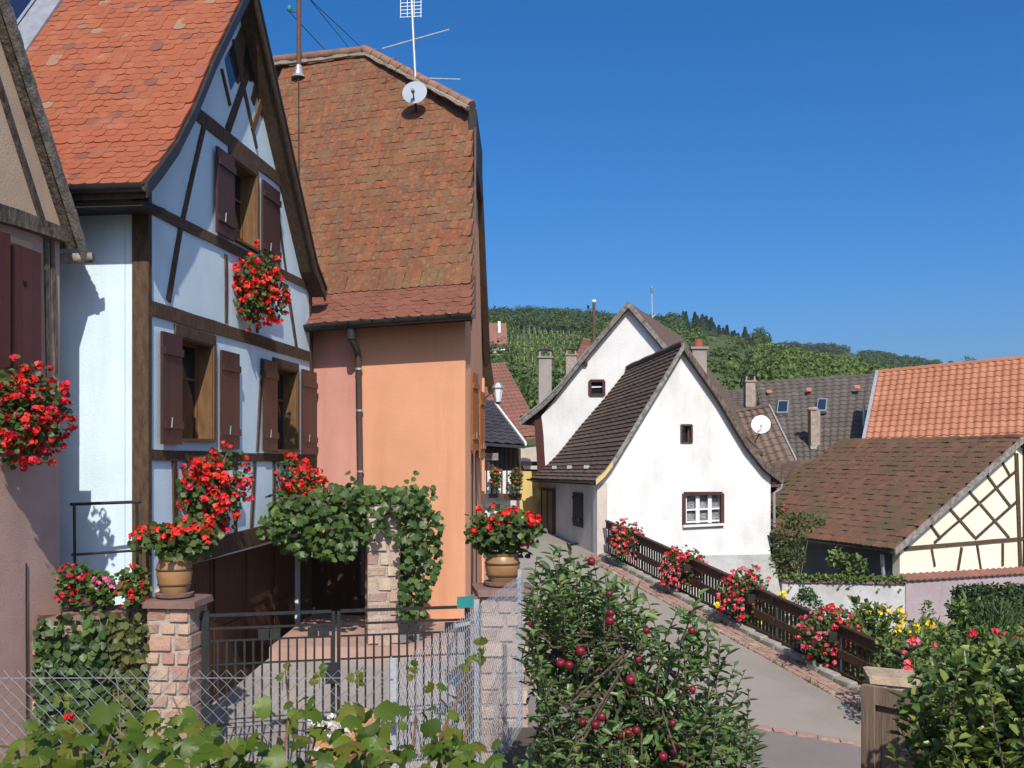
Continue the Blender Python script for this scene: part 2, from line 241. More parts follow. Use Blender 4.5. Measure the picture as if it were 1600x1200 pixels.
class MB:
    def __init__(s): s.v = []; s.f = []; s.r = []
    def add(s, vs, fs, r=None):
        o = len(s.v); s.v += [V(p) for p in vs]; s.f += [tuple(i + o for i in f) for f in fs]
        s.r += [random.random() if r is None else r] * len(fs); return s
    def obox(s, p, a, b, c):                    # corner + three edges
        p = V(p); a, b, c = V(a), V(b), V(c); q = [p, p + a, p + a + b, p + b]; q += [x + c for x in q]
        fs = [(0, 3, 2, 1), (4, 5, 6, 7), (0, 1, 5, 4), (1, 2, 6, 5), (2, 3, 7, 6), (3, 0, 4, 7)]
        if a.cross(b).dot(c) < 0: fs = [f[::-1] for f in fs]
        return s.add(q, fs)
    def cbox(s, c, sx, sy, sz): return s.obox(V(c) - V((sx / 2, sy / 2, sz / 2)), (sx, 0, 0), (0, sy, 0), (0, 0, sz))
    def beam(s, a, b, w, th, n, inn=0.03, seg=None, jit=0.0):   # hewn beam lying on a wall of normal n
        a, b, n = V(a), V(b), V(n).normalized(); d = (b - a); L = d.length; d.normalize(); sd = d.cross(n).normalized()
        k = seg or (max(2, int(L / 0.5)) if jit else 1); vs = []
        for i in range(k + 1):
            c = a + d * (L * i / k); j = [random.uniform(-jit, jit) for _ in range(4)]
            vs += [c - sd * (w / 2 + j[0]) - n * inn, c + sd * (w / 2 + j[1]) - n * inn, c + sd * (w / 2 + j[1]) + n * (th + j[2] * .5), c - sd * (w / 2 + j[0]) + n * (th + j[3] * .5)]
        fs = [(0, 1, 2, 3), (4 * k + 3, 4 * k + 2, 4 * k + 1, 4 * k)]
        for i in range(k):
            for q in range(4): fs.append((4 * i + q, 4 * i + 4 + q, 4 * i + 4 + (q + 1) % 4, 4 * i + (q + 1) % 4))
        return s.add(vs, fs)
    def prism(s, poly, e):
        n = len(poly); e = V(e); vs = [V(p) for p in poly] + [V(p) + e for p in poly]
        return s.add(vs, [tuple(range(n))[::-1], tuple(range(n, 2 * n))] + [(i, (i + 1) % n, n + (i + 1) % n, n + i) for i in range(n)])
    def tube(s, pts, r, seg=6, cap=True):
        pts = [V(p) for p in pts]; rs = r if isinstance(r, (list, tuple)) else [r] * len(pts); vs = []; up = None
        for i, p in enumerate(pts):
            d = (pts[min(i + 1, len(pts) - 1)] - pts[max(i - 1, 0)]).normalized()
            if up is None: up = d.orthogonal().normalized()
            else: up = (up - d * up.dot(d)).normalized()
            w = d.cross(up)
            for k in range(seg):
                t = 2 * math.pi * k / seg; vs.append(p + (up * math.cos(t) + w * math.sin(t)) * rs[i])
        fs = [(i * seg + k, i * seg + (k + 1) % seg, (i + 1) * seg + (k + 1) % seg, (i + 1) * seg + k) for i in range(len(pts) - 1) for k in range(seg)]
        if cap: fs += [tuple(range(seg))[::-1], tuple(range((len(pts) - 1) * seg, len(pts) * seg))]
        return s.add(vs, fs)
    def lathe(s, c, prof, seg=20, axis=None):
        c = V(c); vs = []; q = axis.to_track_quat('Z', 'Y') if axis is not None else None
        for r, z in prof:
            for k in range(seg):
                t = 2 * math.pi * k / seg; p = V((r * math.cos(t), r * math.sin(t), z)); vs.append(c + (q @ p if q else p))
        n = len(prof); fs = [(i * seg + k, i * seg + (k + 1) % seg, (i + 1) * seg + (k + 1) % seg, (i + 1) * seg + k) for i in range(n - 1) for k in range(seg)]
        fs += [tuple(range(seg))[::-1], tuple(range((n - 1) * seg, n * seg))]
        return s.add(vs, fs)
    def ribbon(s, A, B):                        # strip between two polylines
        n = len(A); return s.add(list(A) + list(B), [(i, i + 1, n + i + 1, n + i) for i in range(n - 1)])
    def build(s, name, mt, parent=None, smooth=False, **kw):
        z = min(p.z for p in s.v); c = sum(s.v, V()) / len(s.v); c.z = z
        me = bpy.data.meshes.new(name); me.from_pydata([p - c for p in s.v], [], s.f); me.materials.append(MATS[mt])
        a = me.attributes.new('rnd', 'FLOAT', 'FACE'); a.data.foreach_set('value', s.r)
        bm = bmesh.new(); bm.from_mesh(me); bmesh.ops.recalc_face_normals(bm, faces=bm.faces); bm.to_mesh(me); bm.free()
        if smooth:
            me.polygons.foreach_set('use_smooth', [True] * len(me.polygons))
            try: me.set_sharp_from_angle(angle=R(50))
            except Exception: pass
        return mobj(name, me, parent, c, **kw)
def box(name, mt, parent, p, a, b, c, **kw): return MB().obox(p, a, b, c).build(name, mt, parent, **kw)
def beam(name, mt, parent, a, b, w, th, n, inn=0.03, jit=0.0, **kw): return MB().beam(a, b, w, th, n, inn, jit=jit).build(name, mt, parent, **kw)
def tube(name, mt, parent, pts, r, seg=8, **kw): return MB().tube(pts, r, seg).build(name, mt, parent, smooth=True, **kw)

def wall(name, mt, parent, outer, holes, n, th, **kw):
    # flat wall: outer loop and hole loops of places on its outside face, n points outwards
    loops = [[V(p) for p in outer]] + [[V(p) for p in h] for h in holes]
    tris = geometry.tessellate_polygon(loops); flat = [p for l in loops for p in l]; m = len(flat)
    mb = MB(); fs = [tuple(t) for t in tris] + [tuple(i + m for i in t[::-1]) for t in tris]; o = 0
    for l in loops:
        k = len(l); fs += [(o + i, o + (i + 1) % k, m + o + (i + 1) % k, m + o + i) for i in range(k)]; o += k
    mb.add(flat + [p - n * th for p in flat], fs, 0.5); return mb.build(name, mt, parent, **kw)

def place(name, me, M, parent, **kw):          # one piece sharing mesh data, M in world space
    o = bpy.data.objects.new(name, me); COL.objects.link(o); w = M.translation.copy()
    o.parent = parent; B = M.copy(); B.translation = w - WL[parent.name]; o.matrix_basis = B; WL[o.name] = w; return tag(o, **kw)
def merged(name, me, Ms, parent, **kw):        # the same pieces joined as one part
    if not Ms: return None
    nv = len(me.vertices); co = np.empty(nv * 3); me.vertices.foreach_get('co', co); co = co.reshape(-1, 3)
    polys = [tuple(p.vertices) for p in me.polygons]; byk = {}
    for p in polys: byk.setdefault(len(p), []).append(p)
    vs = []; fs = {k: [] for k in byk}; rn = {k: [] for k in byk}
    for i, M in enumerate(Ms):
        A = np.array(M); vs.append(co @ A[:3, :3].T + A[:3, 3]); r = random.random()
        for k in byk: fs[k].append(np.array(byk[k]) + i * nv); rn[k] += [r] * len(byk[k])
    ks = list(byk)
    return npobj(name, np.concatenate(vs), [np.concatenate(fs[k]) for k in ks], me.materials[0].name, parent,
                 rnd=np.concatenate([rn[k] for k in ks]), kind='stuff', **kw)
def frame(x, y, z, o):
    return Matrix(((x[0], y[0], z[0], o[0]), (x[1], y[1], z[1], o[1]), (x[2], y[2], z[2], o[2]), (0, 0, 0, 1)))
def pieces(name, me, Ms, parent, seen, limit=300, many='roof_tiles'):
    s = [(M.translation.length, i) for i, M in enumerate(Ms) if seen(M.translation)]; s.sort(); top = set(i for _, i in s[:limit])
    for i in sorted(top): place(name, me, Ms[i], parent)
    merged(many, me, [M for i, M in enumerate(Ms) if i not in top], parent)

def beaver_tile(name, w, L, th, mt, tip=0.3):
    mb = MB(); n = 6; h = w / 2 * 0.97; pts = [(-h, L, 0), (-h, tip * w, 0)]
    for i in range(1, n): t = math.pi * i / n; pts.append((-h * math.cos(t), tip * w * (1 - math.sin(t)), 0))
    pts += [(h, tip * w, 0), (h, L, 0)]
    k = len(pts); vs = [V(p) + V((0, 0, th + (0.008 if p[1] < L * .5 else -0.006))) for p in pts] + [V(p) + V((0, 0, (0.0 if p[1] < L * .5 else -0.012))) for p in pts]
    mb.add(vs, [tuple(range(k))[::-1]] + [(i, i + 1, k + i + 1, k + i) for i in range(0, k - 1)], 0.0)
    me = bpy.data.meshes.new(name); me.from_pydata(mb.v, [], mb.f); me.materials.append(MATS[mt])
    bm = bmesh.new(); bm.from_mesh(me); bmesh.ops.recalc_face_normals(bm, faces=bm.faces)
    top = [f for f in bm.faces if len(f.verts) > 4]
    if top and top[0].normal.z < 0: bmesh.ops.reverse_faces(bm, faces=bm.faces)
    bm.to_mesh(me); bm.free(); return me
def pan_tile(name, w, L, th, mt, amp):
    vs = []; n = 7
    for yy, dz in ((0, th), (L, 0)):
        for i in range(n + 1):
            u = i / n; vs.append(V(((u - 0.5) * w * 1.03, yy, dz + amp * (0.5 - 0.5 * math.cos(2 * math.pi * u)) )))
    m = n + 1; fs = [(i, i + 1, m + i + 1, m + i) for i in range(n)]
    vs += [v - V((0, 0, th)) for v in vs[:m]]; fs += [(2 * m + i, 2 * m + i + 1, i + 1, i) for i in range(n)]
    me = bpy.data.meshes.new(name); me.from_pydata(vs, [], fs); me.materials.append(MATS[mt]); return me
def block_mesh(name, mt, bev=0.06, jit=0.05, seed=0):
    rr = random.Random(seed); bm = bmesh.new(); bmesh.ops.create_cube(bm, size=1)
    bmesh.ops.bevel(bm, geom=list(bm.edges), offset=bev, segments=1, affect='EDGES')
    for v in bm.verts: v.co += V((rr.uniform(-jit, jit), rr.uniform(-jit, jit), rr.uniform(-jit, jit)))
    me = bpy.data.meshes.new(name); bm.to_mesh(me); bm.free(); me.materials.append(MATS[mt]); return me
BLK = {k: [block_mesh('block', k, 0.09, 0.045, i) for i in range(4)] for k in ('sandstone', 'stone_pale', 'paver', 'kerb_stone', 'stone_red')}
def blk(name, kind, parent, c, x, y, z, **kw):   # irregular block with half-axes' full vectors x, y, z
    M = Matrix(((x[0], y[0], z[0], c[0]), (x[1], y[1], z[1], c[1]), (x[2], y[2], z[2], c[2]), (0, 0, 0, 1)))
    return place(name, random.choice(BLK[kind]), M, parent, **kw)
def stone_faces(parent, kind, base, ux, uy, w, d, z0, z1, rowh, lens, gap=0.016, proud=0.012):
    # square pillar faced with coursed blocks: front row (two or three stones) and returns
    z = z0; r = 0
    while z < z1 - 0.03:
        h = min(rowh * random.uniform(0.85, 1.2), z1 - z)
        if z1 - z - h < 0.05: h = z1 - z
        x = -w / 2; cut = sorted(random.uniform(0.3, 0.7) for _ in range(1)) if r % 2 else [random.uniform(0.28, 0.4), random.uniform(0.62, 0.74)]
        e = [0] + cut + [1]
        for i in range(len(e) - 1):
            a, b = -w / 2 + e[i] * w, -w / 2 + e[i + 1] * w; pr = proud * random.uniform(0.5, 1.6)
            c = base + ux * ((a + b) / 2) + V((0, 0, z + h / 2))
            blk('stone', kind, parent, c, ux * (b - a - gap), uy * (d + 2 * pr), V((0, 0, h - gap)))
        z += h; r += 1
UZ = V((0, 0, 1))

# ------------------------------------------------------------------ leaves
def leaves_np(pos, d, nrm, L, W, fold=0.25, droop=0.15):
    N = len(pos); d = d / np.linalg.norm(d, axis=1, keepdims=True); s = np.cross(d, nrm); s /= np.linalg.norm(s, axis=1, keepdims=True) + 1e-9; n = np.cross(s, d)
    L = np.asarray(L).reshape(-1, 1) * np.ones((N, 1)); W = np.asarray(W).reshape(-1, 1) * np.ones((N, 1))
    def pt(a, b, c): return pos + d * L * a + s * W * b + n * (W * c) - n * L * droop * a * a
    v = np.stack([pt(0, 0, 0), pt(.32, -.5, fold), pt(.72, -.36, fold * .8), pt(1, 0, 0), pt(.72, .36, fold * .8), pt(.32, .5, fold)], 1).reshape(-1, 3)
    b = np.arange(N)[:, None] * 6
    f = np.stack([b + np.array([0, 3, 2, 1]), b + np.array([0, 5, 4, 3])], 1).reshape(-1, 4)
    return v, f
def rnd_dirs(n, up=0.0):
    a = rng.normal(size=(n, 3)); a /= np.linalg.norm(a, axis=1, keepdims=True); a[:, 2] += up; return a / np.linalg.norm(a, axis=1, keepdims=True)
def leaf_part(name, mt, parent, pos, d, nrm, L, W, fold=0.25, droop=0.15, **kw):
    v, f = leaves_np(np.asarray(pos, float), np.asarray(d, float), np.asarray(nrm, float), L, W, fold, droop)
    return npobj(name, v, [f], mt, parent, rnd=np.repeat(rng.random(len(pos)), 2), smooth=True, **kw)
def in_blob(n, c, r, shell=0.35):
    p = rng.normal(size=(n, 3)); p /= np.linalg.norm(p, axis=1, keepdims=True); p *= (shell + (1 - shell) * rng.random((n, 1)) ** 0.5)
    return np.array(c) + p * np.array(r), p
def blossom_mesh(name, mt, r, n=9, seed=0):
    rr = np.random.default_rng(seed); p = rr.normal(size=(n, 3)); p /= np.linalg.norm(p, axis=1, keepdims=True); p[:, 2] = p[:, 2] * .7 + .15
    c = p * r * rr.uniform(0.45, 1.0, (n, 1)); t = np.cross(p, rr.normal(size=(n, 3))); t /= np.linalg.norm(t, axis=1, keepdims=True); u = np.cross(p, t); q = r * rr.uniform(.38, .6, (n, 1))
    v = np.stack([c + t * q, c + u * q + p * q * .3, c - t * q, c - u * q + p * q * .3], 1).reshape(-1, 3); f = np.arange(4 * n).reshape(-1, 4)
    return mesh_np(name, v, [f], mt, rnd=np.repeat(rr.random(n) * 0.3, 1))
BLOS = {}
def blossoms(parent, mt, pts, r, name='blossom'):
    if (mt, r) not in BLOS: BLOS[mt, r] = [blossom_mesh('blossom', mt, r, 10, i) for i in range(3)]
    for p in pts:
        s = random.uniform(0.7, 1.2); M = Matrix.Rotation(random.uniform(0, 6.28), 4, 'Z') @ Matrix.Rotation(random.uniform(-.5, .5), 4, 'X')
        M = Matrix.Diagonal((s, s, s, 1)) @ M; M.translation = V(p); place(name, random.choice(BLOS[mt, r]), M, parent)
def lobed_leaf(name, mt, s, cup=0.12, seed=0):
    # broad five-lobed leaf, stalk at the origin, pointing along +y
    rr = random.Random(seed); rad = [(0, .05), (.5, .10), (.72, .42), (.52, .55), (.56, .86), (.30, .78), (.10, 1.0), (0.0, 1.12)]
    out = [(x * .9 + rr.uniform(-.03, .03), y + rr.uniform(-.03, .03)) for x, y in rad]
    R_ = [V((x * s, y * s, 0)) for x, y in out]; Lf = [V((-x * s, (y + rr.uniform(-.04, .04)) * s, 0)) for x, y in out[1:-1]][::-1]
    ring = R_ + Lf; c = V((0, .42 * s, 0))
    for v in ring: v.z = -cup * s * ((v.x / s) ** 2 * 1.6 + ((v.y / s) - .45) ** 2 * .9) + rr.uniform(-.03, .03) * s
    vs = [c] + ring; k = len(ring); fs = [(0, 1 + i, 1 + (i + 1) % k) for i in range(k)]
    me = bpy.data.meshes.new(name); me.from_pydata(vs, [], fs); me.materials.append(MATS[mt]); me.polygons.foreach_set('use_smooth', [True] * k); return me
def leaf_M(p, d, n, s):
    d = V(d).normalized(); n = V(n); x = d.cross(n).normalized(); z = x.cross(d); M = frame(x * s, d * s, z * s, p); return M

# ================================================================== THE SETTING: ground, yard, terrace, road
YARD = -3.15
def road_z(x, y):
    z = -5.53 - 0.1 * x + 0.108 * min(y, 27) + 0.02 * max(0, y - 27)
    return z
RA, RB = V((2.61, 26.8)), V((6.75, 16.1))        # railing foot line (plan)
def rail_pt(t): p = RA.lerp(RB, t); return V((p.x, p.y, road_z(p.x, p.y)))
RD = (RB - RA).normalized(); RN = V((RD.y, -RD.x)) # RN points to the street side (left)
if RN.x > 0: RN = -RN
def sheet(name, mt, pts, parent=None, kind='structure'):
    return MB().add(pts, [tuple(range(len(pts)))], 0.5).build(name, mt, parent, kind=kind)
sheet('ground', 'ground', [V((-2500, -400, -5.6)), V((2500, -400, -5.6)), V((2500, 4500, -5.6)), V((-2500, 4500, -5.6))])
# road: grid that follows the slope
gx = np.linspace(0, 1, 13); rows = []
ys = np.concatenate([np.linspace(7.2, 15.0, 12), np.linspace(15.6, 60, 36)])
vv = []; 
for y in ys:
    xr = min(RA.x + (26.8 - y) * (RB.x - RA.x) / (26.8 - 16.1), 12) + 0.02 if y < 26.8 else 2.6 - 0.17 * (y - 26.8)
    xl = -0.75 + (0.0 if y > 15 else 0.0)
    if y > 30: xl = -0.75 - (y - 30) * 0.05; xr = max(xr, xl + 2.2)
    for u in gx:
        x = xl + (xr - xl) * u; vv.append((x, y, road_z(x, y)))
nx = len(gx); ff = [(j * nx + i, j * nx + i + 1, (j + 1) * nx + i + 1, (j + 1) * nx + i) for j in range(len(ys) - 1) for i in range(nx - 1)]
road = npobj('road', vv, [np.array(ff)], 'asphalt', kind='structure')
# darker asphalt of the lower street below the paved line, 4 mm proud
G0, G1 = V((2.2, 15.3)), V((6.3, 14.55))
def gz(p, dz=0.0): return V((p.x, p.y, road_z(p.x, p.y) + dz))
low = [gz(V((-0.7, 15.8)), .004), gz(V((6.9, 14.4)), .004), gz(V((9.5, 7.3)), .004), gz(V((-0.7, 7.3)), .004)]
sheet('street', 'asphalt_dark', low)
# paved gutter along the railing and across the street: single stones
gut = MB(); 
def paving(A, B, n_rows, sl, sw, off, parent, sgn):
    d = (B - A); L = d.length; d.normalize(); pn = V((d.y, -d.x)) * sgn; k = int(L / sl)
    for r in range(n_rows):
        for i in range(k):
            u = (i + (0.5 if r % 2 else 0)) * sl + random.uniform(-.01, .01)
            if u > L: continue
            p = A + d * u + pn * (off + r * sw); q = p + d * 0.1; w = p + pn * 0.1; c = gz(p, 0.0)
            x = (gz(q) - gz(p)).normalized(); y = (gz(w) - gz(p)).normalized(); z = x.cross(y); z = z if z.z > 0 else -z
            l2 = sl * random.uniform(.84, .97)
            blk('paving_stone', 'paver', parent, c + z * (0.004 + random.uniform(-.006, .008)), x * l2, y * (sw * .9), z * 0.05)
paving(RA + RD * 0.0, RB, 3, 0.30, 0.17, 0.32, road, 1 if V((RD.y, -RD.x)).dot(RN) > 0 else -1)
paving(G0, G1, 1, 0.34, 0.2, 0.0, road, 1)
kerb = MB()
for i in range(26):
    a = RA.lerp(RB, i / 26.0); b = RA.lerp(RB, (i + 1) / 26.0 - 0.0012); a3, b3 = gz(a + RN * .02), gz(b + RN * .02); w = V((RN.x, RN.y, 0)) * .2
    m = BLK['kerb_stone'][i % 4]; c = (a3 + b3) / 2 + w * .5 + UZ * 0.02
    blk('kerb_stone', 'kerb_stone', road, c, (b3 - a3), w, UZ * 0.22)
# courtyard of the blue house and the garden terrace the camera stands on
box('courtyard', 'concrete', None, V((-9, 4.9, -5.6)), V((8.9, 0, 0)), V((0, 13.5, 0)), V((0, 0, 5.6 + YARD)), kind='structure')
MB().prism([V((-3.72, 9.7, YARD - .05)), V((-3.3, 12.8, YARD - .05)), V((-3.15, 16.2, YARD - .05)), V((-3.15, 16.2, -2.78)), V((-3.3, 12.8, -2.78)), V((-3.72, 9.7, YARD + .004))], V((2.9, 0, 0))).build('courtyard_ramp', 'concrete', None, kind='structure')
ter = [V((-3.4, -3, 0)), V((7.5, -3, 0)), V((7.5, 6.8, 0)), V((1.6, 6.9, 0)), V((0.25, 8.75, 0)), V((-0.03, 8.75, 0)), V((-0.68, 4.85, 0)), V((-3.4, 4.85, 0))]
MB().prism([p + UZ * -5.6 for p in ter], UZ * 3.1).build('terrace', 'soil', None, kind='structure')
sheet('garden_soil', 'soil', [V((3.0, 26.3, -4.35)), V((7.0, 15.8, -4.75)), V((9.0, 13.0, -4.75)), V((19, 13, -4.5)), V((20, 24, -4.3)), V((7, 26.6, -4.3))])

# ================================================================== BLUE HALF-TIMBERED HOUSE
C = V((-3.8, 10.0, 0)); g = V((0.106, 0.9944, 0)).normalized(); n = V((g.y, -g.x, 0)); lf = -n
def G(x, y, off=0.0): return RP(x, y, C, n, off)
def tz(p): return ((p - C).dot(g), p.z)
def at(t, z, off=0.0): return C + g * t + n * off + UZ * z
H = thing('timber_framed_house', 'pale blue half-timbered house with steep orange tiled roof and brown shutters', 'house', V((-3.8, 10, YARD)))
VO = 0.24
pl = [tz(G(x, y, VO)) for x, y in ((226, 290), (250, 260), (275, 225), (302, 172), (335, 92), (380, 0))]
pr = [tz(G(x, y, VO)) for x, y in ((400, 0), (467, 300), (492, 412), (507, 452))]
s1 = (pl[-1][1] - pl[-2][1]) / (pl[-1][0] - pl[-2][0]); s2 = (pr[1][1] - pr[0][1]) / (pr[1][0] - pr[0][0])
ta = (pr[0][1] - pl[-1][1] + s1 * pl[-1][0] - s2 * pr[0][0]) / (s1 - s2); APEX = (ta, pl[-1][1] + s1 * (ta - pl[-1][0]))
prof = pl[:-1] + [APEX] + pr[1:]
PT = np.array(prof)
def roofz(t): return float(np.interp(t, PT[:, 0], PT[:, 1]))
TW = 5.36
def loop(pts, off=0.0): return [at(t, z, off) for t, z in pts]
def hole(x0, x1, ytop, ybot, xt, xb):          # opening given by photo columns and its head and sill
    t0, t1 = tz(G(x0, 600))[0], tz(G(x1, 600))[0]; zt, zb = G(xt, ytop).z, G(xb, ybot).z
    return (t0, t1, zb, zt)
W1 = hole(276, 331, 531, 690, 300, 300); W2 = hole(427, 463, 575, 706, 440, 440); W3 = hole(359, 399, 258, 384, 378, 378)
DOOR = (0.95, 5.25, YARD, -1.28)
inner = [(t, z) for t, z in [(0, YARD), (TW, YARD), (TW, roofz(TW) - .13)] + [(t, z - .13) for t, z in prof[::-1] if 0.02 < t < TW - .02] + [(0, roofz(0) - .13)]]
rect = lambda w: [(w[0], w[2]), (w[0], w[3]), (w[1], w[3]), (w[1], w[2])]
inner_w = [(0, YARD), (DOOR[0], YARD), (DOOR[0], DOOR[3]), (DOOR[1], DOOR[3]), (DOOR[1], YARD)] + inner[1:]
wall('wall', 'plaster_blue', H, loop(inner_w), [loop(rect(w)) for w in (W1, W2, W3)], n, 0.24)
ze = roofz(0) - .13
wall('wall', 'plaster_blue', H, [C + lf * .245 + UZ * YARD, C + lf * 6 + UZ * YARD, C + lf * 6 + UZ * ze, C + lf * .245 + UZ * ze], [], -g, 0.24)
wall('wall', 'plaster_blue', H, [at(TW, YARD, -.245), at(TW, YARD, -6), at(TW, roofz(TW) - .13, -6), at(TW, roofz(TW) - .13, -.245)], [], g, 0.24)
# timber frame, piece by piece
TH = 0.022
def gb(nm, x0, y0, x1, y1, w, m='timber', th=TH, o=0.0): return beam(nm, m, H, G(x0, y0), G(x1, y1), w, th + o, n, 0.02, jit=0.006)
gb('floor_beam', 233, 481, 482, 557, 0.16, o=.004)
gb('attic_beam', 233, 325, 480, 447, 0.115, o=.004)
gb('collar_beam', 306, 178, 444, 288, 0.17, o=.004)
gb('sill_beam', 233, 711, 487, 716, 0.11, o=.004)
gb('base_beam', 262, 874, 492, 812, 0.24, o=.02)
gb('brace', 318, 195, 284, 343, 0.075); gb('brace', 281, 355, 262, 470, 0.085)
gb('post', 352, 398, 352, 504, 0.055); gb('brace', 429, 300, 446, 425, 0.05); gb('brace', 451, 468, 463, 548, 0.075)
gb('post', 271, 720, 273, 850, 0.09); gb('post', 397, 720, 391, 832, 0.075); gb('post', 427, 720, 427, 818, 0.07); gb('post', 408, 560, 401, 705, 0.05)
gb('post', 366, 718, 367, 838, 0.06); gb('post', 401, 480, 401, 520, 0.06)
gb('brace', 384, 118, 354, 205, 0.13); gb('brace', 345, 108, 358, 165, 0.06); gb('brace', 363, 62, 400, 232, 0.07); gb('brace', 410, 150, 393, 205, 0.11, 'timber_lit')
gb('brace', 414, 80, 394, 160, 0.12, 'timber')
MB().prism([G(x, y, .004) for x, y in ((357, 84), (392, 8), (400, 4), (426, 150), (409, 185), (398, 132), (385, 112), (372, 132), (362, 118))], n * .004).build('shaded_gable_boarding', 'timber', H)  # dark boarding panel that also carries the roof's shadow over the apex
pane = MB().add([G(352, 92, .01), G(364, 68, .01), G(376, 112, .01), G(361, 141, .01)], [(0, 1, 2, 3)]).build('attic_window', 'glass_sky', H)
MB().add([G(386, 60, .012), G(402, 62, .012), G(408, 120, .012), G(391, 128, .012), G(380, 100, .012)], [(0, 1, 2, 3, 4)]).build('attic_window', 'glass_dark', H)
# corner post wraps both faces
box('corner_post', 'timber', H, C - n * .155 - g * .022 + UZ * -2.0, n * .18, g * .075, UZ * (roofz(0) - .1 + 2.0))
gb('post', 484, 452, 490, 800, 0.10); box('door_post', 'timber', H, at(5.2, YARD, -.1), g * .18, n * .13, UZ * 1.95)
# windows
def window(parent, w, lining='timber_lit', mull=1, rec=0.17, mtf='timber_lit', pane_m='glass_dark', A=None):
    A = A or at; t0, t1, z0, z1 = w; win = MB()
    fr = MB(); b = 0.045
    nn = (A(0, 0, 1) - A(0, 0, 0)); gg = (A(1, 0) - A(0, 0))
    for (ta_, tb_, za, zb) in ((t0, t0 + b, z0, z1), (t1 - b, t1, z0, z1), (t0 + b, t1 - b, z0, z0 + b), (t0 + b, t1 - b, z1 - b, z1)):
        fr.obox(A(ta_, za, -rec - .05), gg * (tb_ - ta_), nn * .05, UZ * (zb - za))
    for i in range(mull):
        tm = lerp(t0, t1, (i + 1) / (mull + 1)); fr.obox(A(tm - .03, z0 + b, -rec - .048), gg * .06, nn * .05, UZ * (z1 - z0 - 2 * b))
    o = fr.build('window', mtf, parent)
    wd_ = (t1 - t0 - 2 * b) / (mull + 1)
    for i in range(mull + 1):
        p0 = t0 + b + i * wd_
        MB().obox(A(p0, z0 + b, -rec - .032), gg * wd_, nn * .006, UZ * (z1 - z0 - 2 * b)).build('pane', pane_m, o)
    gl = MB().obox(A(t0 + b, lerp(z0, z1, .62), -rec - .03), gg * (t1 - t0 - 2 * b), nn * .03, UZ * .03); gl.build('glazing_bar', mtf, o)
    ln = MB(); e = .02
    ln.obox(A(t0, z0, -rec), gg * e, nn * (rec + .012), UZ * (z1 - z0)); ln.obox(A(t1 - e, z0, -rec), gg * e, nn * (rec + .012), UZ * (z1 - z0))
    ln.obox(A(t0 + e, z1 - e, -rec), gg * (t1 - t0 - 2 * e), nn * (rec + .012), UZ * e)
    ln.build('jamb', lining, o)
    MB().obox(A(t0 + e, z0, -rec), gg * (t1 - t0 - 2 * e), nn * (rec + .07), UZ * .035).build('sill', lining, o)
    return o
for w in (W1, W2, W3): window(H, w)
def wframe(w, b=.1):
    t0, t1, z0, z1 = w
    box('lintel', 'timber', H, at(t0 - b, z1, -.02), g * (t1 - t0 + 2 * b), n * .046, UZ * .12)
    for t in (t0 - b, t1): box('window_post', 'timber_lit', H, at(t, z0, -.02), g * b * .98, n * .05, UZ * (z1 - z0 - .002))
wframe(W1, .07); wframe(W2, .05); wframe(W3, .06)
def shutter(parent, p, dx, nn, w, h, m='shutter_paint', planks=3, ang=0.0, batt=True):
    # p lower hinge corner, dx across, nn outwards
    dx = dx.normalized(); q = Matrix.Rotation(ang, 3, 'Z'); dx = (q @ dx).normalized(); nn = dx.cross(UZ) if dx.cross(UZ).dot(nn) > 0 else -dx.cross(UZ)
    base = None; pw = w / planks
    for i in range(planks):
        mb = MB().obox(p + dx * (i * pw + .002), dx * (pw - .004), nn * .03, UZ * h)
        if base is None: base = mb.build('shutter', m, parent)
        else: mb.build('plank', m, base)
    if batt:
        for zz in (.14, .80):
            MB().obox(p + dx * .01 + nn * .031 + UZ * (h * zz), dx * (w - .02), nn * .024, UZ * .085).build('batten', m, base)
        MB().tube([p + dx * w * .3 + nn * .062 + UZ * h * .15, p + dx * w * .3 + nn * .07 + UZ * (h * .15 + .11)], .008, 5).build('hook', 'zinc', base)
    return base
def gshut(x0, x1, ytop, ybot, xm, ang=0.0):
    t0, t1 = tz(G(x0, 600))[0], tz(G(x1, 600))[0]; zt, zb = G(xm, ytop, .05).z, G(xm, ybot, .05).z
    return shutter(H, at(t0, zb, .045), g, n, t1 - t0, zt - zb, ang=ang)
gshut(244, 275, 519, 694, 258); gshut(338, 366, 548, 702, 350); gshut(405, 426, 562, 705, 415); gshut(466, 488, 578, 710, 476)
gshut(331, 358, 233, 366, 344); gshut(403, 430, 285, 410, 415)
# garage doors, set back under the upper storey
dn = MB()
for i in range(4):
    t0 = DOOR[0] + i * (DOOR[1] - DOOR[0]) / 4; wd_ = (DOOR[1] - DOOR[0]) / 4
    d = box('garage_door', 'door_wood', H, at(t0 + .01, DOOR[2] + .01, -.24), g * (wd_ - .02), n * .04, UZ * (DOOR[3] - DOOR[2] - .01))
    for k in range(2):
        box('panel', 'door_wood', d, at(t0 + .1, DOOR[2] + .12 + k * .92, -.199), g * (wd_ - .2), n * .02, UZ * .8)
box('side_wall_plinth', 'plaster_shade', H, at(0.18, YARD, .002), g * .7, n * .04, UZ * 1.7)
